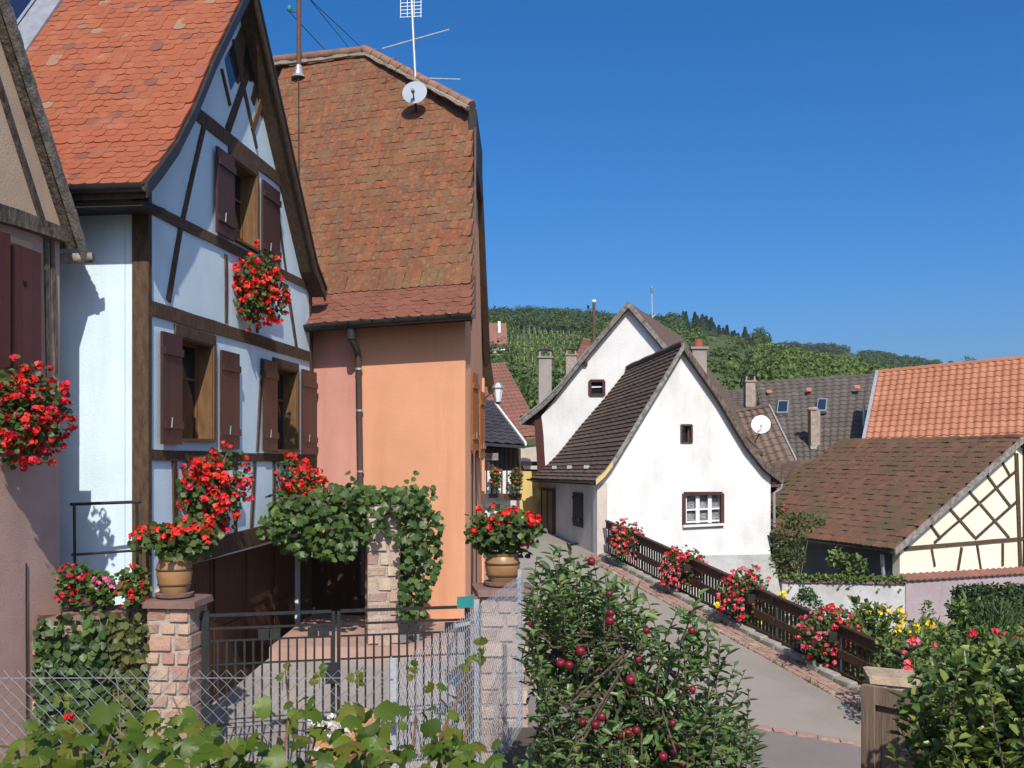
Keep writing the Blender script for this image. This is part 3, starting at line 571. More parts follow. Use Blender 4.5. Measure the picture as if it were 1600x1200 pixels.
# roof: boarded deck, tiles, verges, gutter
RL = 6.0
def slab(name, mt, parent, pts, e, th, **kw):  # pts polyline (top), extruded by e
    mb = MB(); k = len(pts); e = V(e); A = [V(p) for p in pts]; B = [p - UZ * th for p in A]
    vs = A + [p + e for p in A] + B + [p + e for p in B]; fs = []
    for i in range(k - 1): fs += [(i, i + 1, k + i + 1, k + i), (2 * k + i, 3 * k + i, 3 * k + i + 1, 2 * k + i + 1), (i, 2 * k + i, 2 * k + i + 1, i + 1), (k + i, k + i + 1, 3 * k + i + 1, 3 * k + i)]
    fs += [(0, k, 3 * k, 2 * k), (k - 1, 3 * k - 1, 4 * k - 1, 2 * k - 1)]
    return mb.add(vs, fs, .5).build(name, mt, parent, **kw)
il = len(pl) - 1
roof = slab('roof', 'timber', H, [at(t, z - .025, VO - .01) for t, z in prof], lf * RL, .10)
ROWS, TWD = 37, 0.15
left = [V((t, 0, z)) for t, z in prof[:il + 1]]
tile_b = beaver_tile('roof_tile', TWD, 0.3, 0.026, 'tile_new', 0.22)
Ms = []
for r in range(ROWS):
    a = along(left, (r + 0.0) / ROWS); b = along(left, min(1, (r + 0.6) / ROWS)); up2 = (b - a).normalized()
    up = (g * up2.x + UZ * up2.z).normalized(); nm = n.cross(up); nm = nm if nm.z > 0 else -nm
    k = int(4.6 / TWD)
    for i in range(k):
        off = VO - .1 - (i + (0.5 if r % 2 else 0)) * TWD
        x = (n + up * random.uniform(-.02, .02)).normalized(); z_ = (nm + up * random.uniform(-.03, .03) + n * random.uniform(-.02, .02)).normalized(); y_ = z_.cross(x).normalized(); x = y_.cross(z_)
        Ms.append(frame(x, y_, z_, at(a.x, a.z, off) + nm * random.uniform(.0, .006)))
pieces('roof_tile', tile_b, Ms, roof, lambda p: 40 < px(p)[0] < 420 and -10 < px(p)[1] < 305 and px(p)[0] > px(p)[1] * .36 - 0)
for i in range(16):                              # ridge caps
    p = at(APEX[0], APEX[1] + .02, VO - .05 - i * .33)
    MB().tube([p, p + lf * .36 + UZ * .012], .1, 10).build('ridge_tile', 'tile_new', roof, smooth=True)
vL = [at(t, z + .03, VO) for t, z in prof[:il + 1]]; vR = [at(t, z + .01, VO) for t, z in prof[il:]]
def fascia(name, mt, parent, pts, h, th, nn, **kw):
    mb = MB(); k = len(pts); A = [V(p) for p in pts]; B = [p - UZ * h for p in A]; vs = A + B + [p + nn * th for p in A] + [p + nn * th for p in B]; fs = []
    for i in range(k - 1): fs += [(i, i + 1, k + i + 1, k + i), (2 * k + i, 2 * k + i + 1, 3 * k + i + 1, 3 * k + i), (i, i + 1, 2 * k + i + 1, 2 * k + i), (k + i, k + i + 1, 3 * k + i + 1, 3 * k + i)]
    fs += [(0, k, 3 * k, 2 * k), (k - 1, 2 * k - 1, 4 * k - 1, 3 * k - 1)]
    return mb.add(vs, fs).build(name, mt, parent, **kw)
fascia('verge_board', 'gutter_dark', roof, vL, .15, .03, n); fascia('verge_board', 'timber', roof, vR, .2, .03, n)
fascia('verge_cap', 'gutter_dark', roof, [p + n * .03 + UZ * .02 for p in vR], .06, .02, n)
def half_gutter(name, mt, parent, a, b, r, out_n, **kw):
    a, b = V(a), V(b); mb = MB(); m = 8; d = (b - a)
    ring = lambda c, rr: [c + V(out_n) * (rr * math.cos(math.pi * i / m)) - UZ * (rr * math.sin(math.pi * i / m)) for i in range(m + 1)]
    o, q = ring(a, r), ring(a, r * .86); vs = o + q + [p + d for p in o] + [p + d for p in q]; k = m + 1; fs = []
    for i in range(m): fs += [(i, i + 1, 2 * k + i + 1, 2 * k + i), (k + i, 3 * k + i, 3 * k + i + 1, k + i + 1), (i, k + i, k + i + 1, i + 1), (2 * k + i, 2 * k + i + 1, 3 * k + i + 1, 3 * k + i)]
    fs += [(0, 2 * k, 3 * k, k), (m, k + m, 3 * k + m, 2 * k + m)]
    return mb.add(vs, fs).build(name, mt, parent, smooth=True, **kw)
et, ez = prof[0]
half_gutter('gutter', 'gutter_dark', roof, at(et - .05, ez - .0, VO + .02), at(et - .05, ez - .0, -RL), .075, -g)
slab('eave_soffit', 'timber_black', roof, [at(et + .03, ez - .14, VO - .03), at(0.0 - .024, ez - .10, VO - .03)], lf * RL, .05)
half_gutter('gutter', 'gutter_dark', roof, at(prof[-1][0] + .05, prof[-1][1] - .02, VO + .02), at(prof[-1][0] + .05, prof[-1][1] - .02, -3), .07, g)
# solar panel with grey flashing, ventilation tile
mid = lambda f: (lambda q: at(q.x, q.z, 0))(along(left, f))
u2 = (mid(.9) - mid(.6)).normalized(); nm2 = n.cross(u2); nm2 = nm2 if nm2.z > 0 else -nm2
fl = mid(.42) + lf * 2.17 + nm2 * .035
box('flashing', 'zinc', roof, fl, lf * .33, (mid(.985) - mid(.42)), nm2 * .05)
SP = thing('solar_panel', 'dark blue solar panel set into the orange tiled roof', 'solar panel', mid(.42) + lf * 2.5)
box('collector', 'solar_panel', SP, fl + lf * .34, lf * 1.9, (mid(.985) - mid(.42)), nm2 * .055)
box('panel_frame', 'zinc', SP, fl + lf * .34 + nm2 * .056, lf * .04, (mid(.985) - mid(.42)), nm2 * .01)
vt = G(112, 208, -1.55); best = min(np.linspace(.05, .9, 80), key=lambda f: abs(px(mid(f) + lf * 1.9)[1] - 212)); vp = mid(best) + lf * 1.87
MB().tube([vp + nm2 * .03 - u2 * .02, vp + nm2 * .03 + u2 * .22], [.085, .02], 10, cap=False).build('vent_tile', 'tile_new', roof)

# ================================================================== PINK HOUSE at the edge of the picture
K = V((-4.43, 9.4, 0))
def Q(x, y, off=0.0): return RP(x, y, K, n, off)
def qt(t, z, off=0.0): return K + g * t + n * off + UZ * z
def qtz(p): return ((p - K).dot(g), p.z)
PH = thing('gabled_house', 'old pink plastered house corner with weathered bargeboard and heart shutter', 'house', V((-4.43, 9.4, YARD)))
ra, rb = qtz(Q(8, 0, .13)), qtz(Q(120, 352, .13)); sl = (rb[1] - ra[1]) / (rb[0] - ra[0]); rt = lambda t: ra[1] + sl * (t - ra[0])
zc = Q(45, 350).z
wall('wall', 'plaster_pink', PH, [qt(-3.5, YARD), qt(0, YARD), qt(0, zc), qt(-3.5, zc)], [], n, .3)
wall('wall', 'plaster_cream', PH, [qt(-3.5, zc, .03), qt(.0, zc, .03), qt(.0, rt(0) - .2, .03), qt(-3.0, rt(-3.0) - .2, .03), qt(-3.5, rt(-3.0) - .2, .03)], [], n, .3)
wall('wall', 'plaster_pink', PH, [K - n * .305 + UZ * YARD, K - n * 5 + UZ * YARD, K - n * 5 + UZ * (rt(0) - .25), K - n * .305 + UZ * (rt(0) - .25)], [], g, .3)
beam('tie_beam', 'timber_old', PH, Q(-60, 318, .03), Q(96, 367, .03), .15, .06, n, .05, jit=.018)
beam('brace', 'timber_old', PH, Q(-14, 100, .03), Q(64, 345, .03), .085, .03, n, .03, jit=.012)
beam('corner_post', 'timber_old', PH, Q(80, 372), Q(86, 585), .06, .015, n, .03, jit=.008)
beam('window_post', 'timber_old', PH, Q(70, 372), Q(74, 590), .05, .02, n, .03, jit=.006)
pr_roof = slab('roof', 'timber_old', PH, [qt(rb[0] + .08, rt(rb[0] + .08), .11), qt(-2.6, rt(-2.6), .11)], -n * 5, .09)
fascia('bargeboard', 'timber_grey', pr_roof, [qt(rb[0] + .1, rt(rb[0] + .1) - .02, .13), qt(-1.0, rt(-1.0) - .02, .13), qt(-2.6, rt(-2.6) - .02, .13)], .17, .045, n)
tb = [block_mesh('verge_tile', 'timber_grey', .05, .06, 3)]
for i in range(26):
    t = rb[0] + .06 - i * .1; c = qt(t, rt(t) + .02 + random.uniform(-.012, .012), .12); dd = (qt(t + 1, rt(t + 1)) - qt(t, rt(t))).normalized()
    place('verge_tile', tb[0], frame(n * .08, dd * .14, n.cross(dd) * .014, c), pr_roof)
sh1 = shutter(PH, qt(qtz(Q(15, 480, .03))[0], Q(38, 578, .03).z, .03), g, n, qtz(Q(60, 480, .03))[0] - qtz(Q(15, 480, .03))[0], Q(38, 388, .03).z - Q(38, 578, .03).z, batt=False, m='shutter_red')
hp = Q(39, 443, .063); hv = []
for i in range(14):
    t = 2 * math.pi * i / 14; hv.append(hp + g * (16 * math.sin(t) ** 3 * .0022) + UZ * ((13 * math.cos(t) - 5 * math.cos(2 * t) - 2 * math.cos(3 * t)) * .0026))
MB().add(hv, [tuple(range(14))]).build('heart_cutout', 'heart_cut', sh1)
shutter(PH, qt(qtz(Q(-22, 480, .03))[0], Q(5, 578, .03).z, .06), g, n, .25, 1.2, batt=False, m='shutter_red')
box('window_surround', 'plaster_cream', PH, Q(12, 378, .0) , g * .34, n * .02, UZ * .06)
tube('log_end', 'timber_grey', PH, [P(84, 404, 9.55), P(120, 404, 9.6), P(146, 402, 9.62)], [.055, .055, .052], 10)  # grey log end projecting from the house corner
tube('cable', 'timber_black', PH, [Q(41, 880, .01), Q(41, 960, .012), Q(42, 1130, .01)], .007, 5)

# ================================================================== ORANGE HOUSE
a_ = V((-0.9701, 0.2425, 0)); inw = V((0.2425, 0.9701, 0)); no = -inw
A0 = V((-0.73, 15.0, 0)); BASE = -4.3
OH = thing('roughcast_house', 'orange plastered house with steep mottled tile roof and half hip', 'house', V((-0.73, 15, YARD)))
E0 = V((-0.63, 14.5, 2.09)); KR = 4.2
def ow(x, y, off=0.0): return RP(x, y, A0, no, off)
pA = ow(562, 700); zt_ = 2.2
wall('wall', 'plaster_orange', OH, [A0 + UZ * BASE, V((pA.x, pA.y, BASE)), V((pA.x, pA.y, zt_)), A0 + UZ * (zt_ - .0)], [], no, .3)
wall('wall', 'plaster_salmon', OH, [V((pA.x, pA.y, BASE)) + a_ * .001, V((pA.x, pA.y, BASE)) + a_ * 3.2, V((pA.x, pA.y, zt_)) + a_ * 3.2, V((pA.x, pA.y, zt_)) + a_ * .001], [], no, .3)
RE = V((-0.62, 22.0, 0)); sd = (RE - A0).normalized(); sn = V((sd.y, -sd.x, 0))
VT = V((-0.74, 17.36, 6.23)); RDG = V((-2.94, 19.2, 8.01))
def so(y): return A0 + sd * ((y - 15.0) / sd.y)
def profz(h): return 2.09 + h * .733 if h < .9 else 2.75 + (h - .9) * 1.697
gw = [so(15.1) + UZ * BASE, so(22) + UZ * BASE, so(22) + UZ * 1.75, so(19.7) + UZ * 5.85, so(17.3) + UZ * 5.5, so(15.6) + UZ * 2.72, so(15.1) + UZ * 2.3]
wall('wall', 'plaster_orange', OH, [p - sn * .055 for p in gw], [], sn, .28)
wall('wall', 'plaster_orange', OH, [RE + UZ * BASE, RE - sn * 5 + UZ * BASE, RE - sn * 5 + UZ * 1.7, RE + UZ * 1.7], [], sd, .28)
def fs_(h, s):                                   # point on front slope: h up-slope run, s along the eave
    return V((E0.x, E0.y, 0)) + inw * h + a_ * s + UZ * (profz(h) - s * .03)
def verge_s(h):                                  # where the row ends at the verge / hip
    p = V((E0.x, E0.y, 0)) + inw * h; zz = profz(h)
    xv = -.63 - .037 * h if zz <= VT.z else lerp(VT, RDG, min(1, (zz - VT.z) / (RDG.z - VT.z))).x
    return (p.x - xv) / .9701
hs = [0, .45, .9, 1.9, 2.95, 3.5, 4.0]
dk = MB(); Lp = [fs_(h, verge_s(h)) for h in hs]; Rp = [fs_(h, 5.2) for h in hs]
for i in range(len(hs) - 1):
    q = [Lp[i], Rp[i], Rp[i + 1], Lp[i + 1]]; dk.add(q + [p - UZ * .1 for p in q], [(0, 1, 2, 3), (7, 6, 5, 4), (0, 4, 5, 1), (0, 3, 7, 4)])
rr_ = V((-.75, 19.9, 6.1)); rl = V((-8, 20.45, 8.0)); reav = V((-.45, 22.4, 1.55)); rel = V((-8, 24, 1.5))
dk.add([RDG, rl, rel, reav, rr_], [(0, 1, 2, 3, 4)]); dk.add([VT, RDG, rr_], [(0, 1, 2)])
oroof = dk.build('roof', 'timber', OH)
row_w, ex = .145, .2
tile_o = beaver_tile('roof_tile', row_w, .38, .038, 'tile_old', .2); tile_n = beaver_tile('roof_tile', .2, .3, .024, 'tile_brown', .3)
slope_pts = [V((h, 0, profz(h))) for h in hs]
def orows(h0, h1, ex, w, me, name, limit, many):
    Ms = []; h = h0; r = 0
    while h < h1:
        dz = .733 if h < .9 and ex < .15 else 1.697; up = (inw + UZ * dz).normalized(); nm = up.cross(a_); nm = nm if nm.z > 0 else -nm
        s0 = verge_s(h) + w * (1.0 if r % 2 else .5); k = int((5.1 - s0) / w)
        for i in range(k + 1):
            s = s0 + i * w
            x = (-a_ + up * random.uniform(-.03, .03)).normalized(); z_ = (nm + up * random.uniform(-.03, .03) + a_ * random.uniform(-.03, .03)).normalized(); y_ = z_.cross(x).normalized(); x = y_.cross(z_)
            Ms.append(frame(x, y_, z_, fs_(h, s) + nm * random.uniform(0, .01) + up * random.uniform(-.008, .008)))
        h += ex / math.sqrt(1 + dz * dz); r += 1
    pieces(name, me, Ms, oroof, lambda p: px(p)[0] > 425 + max(0, px(p)[1] - 90) * .19 and 60 < px(p)[1] < 520, limit, many)
orows(0.0, .88, .13, .2, tile_n, 'eave_tile', 110, 'eave_tiles')
orows(.82, 3.98, .19, row_w, tile_o, 'roof_tile', 300, 'roof_tiles')
for i in range(13):                              # ridge and hip caps bedded in mortar
    p = lerp(RDG, rl, i * .045 + .01) + UZ * .03; q = lerp(RDG, rl, i * .045 + .06) + UZ * .05
    MB().tube([p, q], [.1, .09], 9).build('ridge_tile', 'ridge_tile', oroof, smooth=True)
for i in range(11):
    p = lerp(VT, RDG, i / 11) + UZ * .03; q = lerp(VT, RDG, (i + 1.15) / 11) + UZ * .06
    MB().tube([p, q], [.115, .085], 9).build('hip_tile', 'ridge_tile', oroof, smooth=True)
def mortar_line(A, B, w, k=26):
    mb = MB(); d = (B - A); pts = [A + d * (i / k) + V((0, 0, random.uniform(-.012, .012))) for i in range(k + 1)]
    return mb.tube(pts, [w * random.uniform(.6, 1.3) for _ in pts], 5).build('mortar_bed', 'mortar_pale', oroof)
mortar_line(RDG + V((.0, -.1, -.07)), lerp(RDG, rl, .6) + V((0, -.1, -.07)), .045); mortar_line(VT + V((-.05, -.1, -.02)), RDG + V((0, -.1, -.06)), .04)
vb = [fs_(h, verge_s(h)) for h in (0, .45, .9, 1.9, 2.95)]
fascia('verge_board', 'pipe_brown', oroof, [p + UZ * .1 + sn * .05 for p in vb], .16, .035, sn); fascia('verge_board', 'timber', oroof, [p - UZ * .04 for p in vb], .2, .028, sn)
MB().obox(V((-.78, 17.3, 5.2)), V((.14, 0, 0)), V((.03, 2.5, 0)), V((0, 0, 1.0))).build('hip_underside', 'timber_black', oroof)  # black upright box standing in for the dark underside of the hip eaves
fascia('rear_bargeboard', 'timber', oroof, [P(742, 250, 19.5), P(750, 420, 20.8), P(757, 560, 22.2), P(763, 600, 22.5)], .22, .14, V((1, 0, 0)))
half_gutter('gutter', 'gutter_dark', oroof, fs_(0, -.05) + no * .06, fs_(0, 4.5) + no * .06, .085, no)
for s in (.25, .75, 1.15, 1.5, 1.9, 2.5):
    c = fs_(0, s) + no * .1 + UZ * .01; MB().obox(c, a_ * .03, no * .09, UZ * .012).build('gutter_bracket', 'zinc', oroof)
dp = [ow(549, 512, .45), ow(549, 530, .45), ow(558, 548, .15), ow(560, 562, .09), ow(563, 760, .09), ow(566, 930, .09)]
tube('downpipe', 'pipe_brown', OH, dp, .052, 10); tube('outlet', 'gutter_dark', OH, dp[:2], [.085, .07], 10)
for yy in (575, 640, 735): MB().tube([ow(560.5 + (yy - 562) * .015, yy, .09), ow(560.5 + (yy - 562) * .015, yy + 3, .09)], .06, 10).build('pipe_clip', 'zinc', OH)
box('house_door', 'door_wood', OH, ow(486, 1012, .01) , -a_ * .95, no * .04, UZ * 1.75)
# side windows with orange-brown shutters
for y0, z0, z1 in ((16.0, .05, 1.35), (18.6, -.1, 1.2)):
    b = so(y0) + sn * .012
    box('window', 'glass_dark', OH, b + sd * .55 + UZ * z0, sd * .8, sn * .02, UZ * (z1 - z0))
    shutter(OH, b + UZ * z0 + sn * .02, sd, sn, .5, z1 - z0, 'shutter_orange', ang=-R(8)); shutter(OH, b + sd * 1.4 + UZ * z0 + sn * .02, sd, sn, .5, z1 - z0, 'shutter_orange', ang=R(4))
box('wall_shelf', 'timber_grey', OH, so(20.3) + UZ * -.15, sd * .5, sn * .35, UZ * .15)
for k, (ya, yb) in enumerate(((15.6, 15.9), (16.4, 16.3), (17.4, 17.7))):
    tube('cable', 'timber_black', OH, [so(ya) + sn * .03 + UZ * .0, so((ya + yb) / 2 + .1) + sn * .03 + UZ * -1.0, so(yb) + sn * .03 + UZ * -2.4], .012, 5)
# street lantern on a bracket
LP = P(778, 612, 19.0)
LT = thing('street_lantern', 'grey wall lantern with white glass on a curved bracket', 'lamp', LP - UZ * .25)
MB().lathe(LP - UZ * .2, [(.055, 0), (.1, .26)], 6).build('lantern_glass', 'lantern_glass', LT)
MB().lathe(LP + UZ * .06, [(.12, 0), (.125, .02), (.06, .11), (.02, .13)], 6).build('lantern_cap', 'zinc', LT)
MB().lathe(LP - UZ * .25, [(.02, 0), (.06, .03), (.06, .05)], 6).build('lantern_base', 'gutter_dark', LT)
tube('bracket', 'gutter_dark', LT, [so(19.0) + sn * .01 + UZ * (LP.z - .22), LP + V((-.12, 0, -.02)), LP + V((-.02, 0, -.23))], .018, 6)
# roof mast, aerial, dish
def on_roof(x, y):                               # place on the front slope under a photo pixel
    best = None
    for h in np.linspace(.9, 4, 200):
        d = fs_(h, 0); t = V(((x - CX) / FPX, 1, (HY - y) / FPX)); nrm = (inw * -1.697 + UZ).normalized()
        break
    p0 = fs_(2, 0); w = V(((x - CX) / FPX, 1, (HY - y) / FPX)); return w * (p0.dot(nrm) / w.dot(nrm))
mp_ = on_roof(467, 118)
MS = thing('service_mast', 'rusty electricity service mast with glass insulators on the roof ridge', 'mast', mp_)
tube('pole', 'rust_iron', MS, [mp_ - UZ * .1, mp_ + UZ * 2.6], .045, 10)
MB().lathe(mp_ - UZ * .05, [(.16, 0), (.1, .06), (.06, .25)], 10).build('flashing_collar', 'zinc', MS)
for dx, dz in ((-.19, 1.28), (.2, 1.55), (-.16, 2.0)):
    c = mp_ + V((dx, 0, dz)); ins = MB().lathe(c, [(.025, 0), (.05, .03), (.05, .08), (.03, .12)], 10).build('insulator', 'teal_sheet', MS, smooth=True)
    tube('arm', 'rust_iron', MS, [mp_ + UZ * dz, c], .014, 6)
    far = [c, c + V((dx * 1.5, 9, 2.2))]
    tube('line', 'timber_black', MS, far, .008, 4)
tube('cable', 'timber_black', MS, [mp_ + V((.0, -.03, .0)), on_roof(468, 300) + V((0, -.06, .05)), on_roof(466, 470) + V((0, -.06, .05))], .012, 5)
ap = on_roof(651, 150)
AE = thing('television_aerial', 'white television aerial mast with crossbars above the mottled roof', 'aerial', ap)
def apx(x, y, dy=0): return P(x, y, ap.y + dy)
tube('pole', 'aluminium', AE, [ap - UZ * .15, apx(643, 0), apx(640, -60)], .025, 8)
def yagi(x0, y0, x1, y1, k, nm):
    b = tube(nm, 'aluminium', AE, [apx(x0, y0, -.1), apx(x1, y1, .1)], .012, 6)
    for i in range(k):
        p = lerp(apx(x0, y0, -.1), apx(x1, y1, .1), (i + .5) / k); e = V((0.0, .16, .07)); tube('element', 'aluminium', b, [p - e, p + e], .007, 4)
yagi(597, 76, 702, 46, 7, 'crossbar'); yagi(657, 122, 719, 124, 12, 'lower_crossbar')
gr = MB()
for i in range(7): gr.tube([apx(625, 27 - i * 5.5), apx(659, 25 - i * 5.5)], .006, 4)
for i in range(4): gr.tube([apx(626 + i * 10.6, 27), apx(626 + i * 10.6, -12)], .006, 4)
gr.build('reflector_grid', 'aluminium', AE)
def dish(name, label, c, r, facing, mt='white_paint', mast_to=None):
    t = thing(name, label, 'satellite dish', c - UZ * r); f = V(facing).normalized()
    prof_ = [(r * k / 6, -r * .28 * (1 - (k / 6) ** 2)) for k in range(7)]; mb = MB(); mb.lathe(c, [(max(.002, q), z) for q, z in prof_], 28, f)
    mb.build('reflector', mt, t, smooth=True)
    tip = c + f * r * .75 - UZ * r * .35
    tube('feed_arm', 'gutter_dark', t, [c - UZ * r * .95 - f * .03, tip], .013, 6); MB().lathe(tip, [(.03, -.05), (.035, .03)], 8, -f).build('receiver', 'grey_box', t)
    if mast_to is not None: tube('mount', 'gutter_dark', t, [c - f * r * .3, c - f * r * .45 - UZ * r * .6, mast_to], .022, 6)
    return t
dc = on_roof(651, 166) + V((0, -.38, .12))
dish('satellite_dish', 'light grey satellite dish on the mottled roof beneath the aerial', dc, .23, (-.1, -1, .25), 'dish_grey', dc + V((0, .5, -.35)))

# ================================================================== WHITE GABLED HOUSES
def course_roof(parent, name, mt, F_, B_, k, th=.03, seg=10, wav=.012, nm_up=UZ):
    # lapped tile courses between a front and a back verge polyline (both run from eave to ridge)
    for i in range(k):
        a0, b0 = along(F_, i / k), along(B_, i / k); a1, b1 = along(F_, min(1, (i + 1.15) / k)), along(B_, min(1, (i + 1.15) / k)); nrm = (b0 - a0).cross(a1 - a0).normalized(); nrm = nrm if nrm.z > 0 else -nrm
        lo, hi, un = [], [], []
        for j in range(seg + 1):
            w = (j % 2) * wav + random.uniform(-.006, .006); lo.append(lerp(a0, b0, j / seg) + nrm * (th + w)); hi.append(lerp(a1, b1, j / seg) + nrm * .004); un.append(lerp(a0, b0, j / seg))
        MB().ribbon(lo, hi).ribbon(un, lo).build(name, mt, parent)
TG0 = V((4.0, 32.5, 0)); te = V((-.94, .341, 0)).normalized(); tn = V((-te.y, te.x, 0)); tn = tn if tn.y < 0 else -tn; tin = -tn
def T(x, y, off=0.0): return RP(x, y, TG0, tn, off)
TH_ = thing('tall_white_house', 'tall white gabled house with weathered verge boards and one small upper window', 'house', V((TG0.x, TG0.y, -3)))
tv = [(812, 658), (845, 632), (872, 606), (920, 546), (982, 472)]; tvr = [(982, 472), (1045, 546), (1100, 618), (1150, 690), (1170, 705)]
tw = [T(847, 900), T(846, 650), T(872, 617), T(920, 556), T(982, 483), T(1040, 552), T(1100, 628), T(1148, 700), T(1148, 900)]
sq = lambda f, x0, x1, y0, y1: [f(x0, y0), f(x1, y0), f(x1, y1), f(x0, y1)]
wall('wall', 'plaster_white', TH_, tw, [sq(T, 923, 943, 596, 616)], tn, .35)
cw = T(847, 900); cw2 = V((cw.x, cw.y, 0))
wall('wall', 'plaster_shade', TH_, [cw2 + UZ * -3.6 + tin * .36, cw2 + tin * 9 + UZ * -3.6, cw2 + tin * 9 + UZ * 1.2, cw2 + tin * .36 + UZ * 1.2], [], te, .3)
tr_ = slab('roof', 'tile_dark', TH_, [T(x, y, .22) for x, y in tv] + [T(x, y, .22) for x, y in tvr[1:]], tin * 10, .12)
fascia('verge_board', 'timber_grey', tr_, [T(x, y, .22) + UZ * .05 for x, y in tv], .24, .05, tn); fascia('verge_board', 'timber_grey', tr_, [T(x, y, .22) + UZ * .05 for x, y in tvr], .24, .05, tn)
fascia('verge_capping', 'zinc', tr_, [T(x, y, .27) + UZ * .08 for x, y in tv[:4]], .05, .03, tn)
def px_frame(parent, f, x0, x1, y0, y1, mt, w=.09, th=.05, nn=tn):
    o = None
    for a, b in (((x0, y0), (x1, y0)), ((x0, y1), (x1, y1)), ((x0, y0), (x0, y1)), ((x1, y0), (x1, y1))):
        mb = MB().beam(f(*a), f(*b), w, th if a[1] == b[1] else th + .004, nn, .05)
        if o is None: o = mb.build('window', mt, parent)
        else: mb.build('frame_board', mt, o)
    return o
w_ = px_frame(TH_, T, 922, 944, 595, 617, 'timber_red')
MB().add(sq(lambda x, y: T(x, y, -.12), 922, 944, 595, 617), [(0, 1, 2, 3)]).build('pane', 'glass_dark', w_); beam('glazing_bar', 'white_paint', w_, T(922, 605, -.1), T(944, 604, -.1), .05, .02, tn)
box('beam_end', 'timber_red', TH_, T(913, 571, 0), te * -.12, tn * .12, UZ * .12)
beam('corner_post', 'timber_red', TH_, T(841, 656), T(847, 738), .3, .04, tn, .3, jit=.02)
box('eave_soffit', 'timber_black', TH_, T(846, 662) + te * .05, te * .75, tin * 9, UZ * .3)
def chimney(parent, c, w, h, mt='concrete', cap=True, pot=False, d=None):
    d = d or w; o = MB().obox(V(c) - V((w / 2, d / 2, 0)), (w, 0, 0), (0, d, 0), (0, 0, h)).build('chimney', mt, parent); top = V(c) + UZ * h
    if cap:
        MB().cbox(top + UZ * .03, w * 1.2, d * 1.2, .07).build('chimney_slab', mt, o)
        for sx in (-1, 1):
            for sy in (-1, 1): MB().cbox(top + V((sx * w * .42, sy * d * .42, .16)), w * .16, d * .16, .2).build('cap_post', mt, o)
        k = 8; arc = [top + V((w * .62 * math.cos(math.pi * i / k), -d * .6, .26 + w * .22 * math.sin(math.pi * i / k))) for i in range(k + 1)]
        fascia('chimney_cowl', 'gutter_dark', o, arc[::-1], .05, d * 1.2, V((0, 1, 0)))
    if pot: MB().cbox(top + UZ * .03, w * 1.25, d * 1.25, .08).build('chimney_slab', mt, o); MB().lathe(top + UZ * .07, [(w * .34, 0), (w * .3, .28), (w * .2, .3)], 12).build('chimney_pot', 'tile_new', o)
    return o
cb = P(851.5, 640, 37.5); chimney(TH_, cb, .5, 2.0)
pb = P(928, 545, 38); MT = thing('utility_pole', 'brown utility pole with insulators behind the tall white gable', 'pole', P(928, 640, 38))
tube('pole', 'rust_iron', MT, [P(929, 640, 38), P(928, 473, 38)], .06, 8)
MB().lathe(P(928, 474, 38), [(.05, 0), (.1, .06), (.06, .14)], 10).build('cap', 'white_paint', MT)
for x, y in ((919, 482), (922, 490)): MB().lathe(P(x, y, 38), [(.04, 0), (.05, .12)], 8).build('insulator', 'gutter_dark', MT); tube('arm', 'gutter_dark', MT, [P(x, y, 38), P(928, y + 2, 38)], .02, 5)
an = thing('roof_antenna', 'thin roof antenna mast behind the two white gables', 'aerial', P(1020, 560, 40))
tube('pole', 'aluminium', an, [P(1021, 560, 40), P(1018, 447, 40)], .025, 6); MB().lathe(P(1018.5, 458, 40), [(.05, 0), (.06, .22)], 8).build('amplifier', 'grey_box', an)
tube('crossbar', 'aluminium', an, [P(1014, 500, 40), P(1024, 492, 40)], .015, 5)

# ---- front white house
FG0 = V((2.43, 27.0, 0)); fe = V((.9701, .2425, 0)); fn = V((.2425, -.9701, 0)); fin = -fn
def Fp(x, y, off=0.0): return RP(x, y, FG0, fn, off)
FH = thing('white_gabled_house', 'low white gabled house with dark brown tile roof beside the railing', 'house', V((2.43, 27, -3)))
fvl = [(930, 752), (945, 738), (958, 721), (1000, 652), (1040, 586), (1068, 539)]; fvr = [(1068, 539), (1120, 613), (1166, 690), (1195, 726), (1222, 747)]
fw = [Fp(933, 960), Fp(933, 757), Fp(960, 728), Fp(1001, 660), Fp(1068, 550), Fp(1120, 624), Fp(1165, 700), Fp(1190, 734), Fp(1204, 745), Fp(1204, 868), Fp(1204, 960)]
wall('wall', 'plaster_white', FH, fw, [sq(Fp, 1064, 1081, 664, 692), sq(Fp, 1069, 1126, 772, 818)], fn, .35)
fbl = [(829, 748), (850, 732), (872, 710), (909, 664), (944, 624), (981, 577)]
bk = [T(x, y, .02) for x, y in fbl]; ft = [Fp(x, y, .2) for x, y in fvl]
mb = MB().ribbon([p - UZ * .03 for p in ft], [p - UZ * .03 for p in bk]); mb.ribbon([p - UZ * .1 for p in bk], [p - UZ * .1 for p in ft])
fr_ = mb.build('roof', 'timber_black', FH)
course_roof(fr_, 'tile_course', 'tile_dark', ft, bk, 29, .034, 22)
slab('roof_slope', 'tile_dark', FH, [Fp(x, y, .2) for x, y in fvr], bk[-1] - ft[-1], .12)
fascia('verge_board', 'timber_grey', fr_, [p + UZ * .07 for p in ft], .2, .05, fn); fascia('verge_board', 'timber_old', fr_, [Fp(x, y, .2) + UZ * .07 for x, y in fvr], .24, .05, fn)
fascia('verge_board_end', 'plaster_yellow_bright', fr_, [Fp(x, y, .26) + UZ * .06 for x, y in ((931, 753), (945, 740), (957, 724))], .15, .02, fn)
half_gutter('gutter', 'gutter_dark', fr_, ft[0] + V((-.08, 0, .0)), bk[0] + V((-.08, 0, 0)), .07, V((-1, 0, 0)))
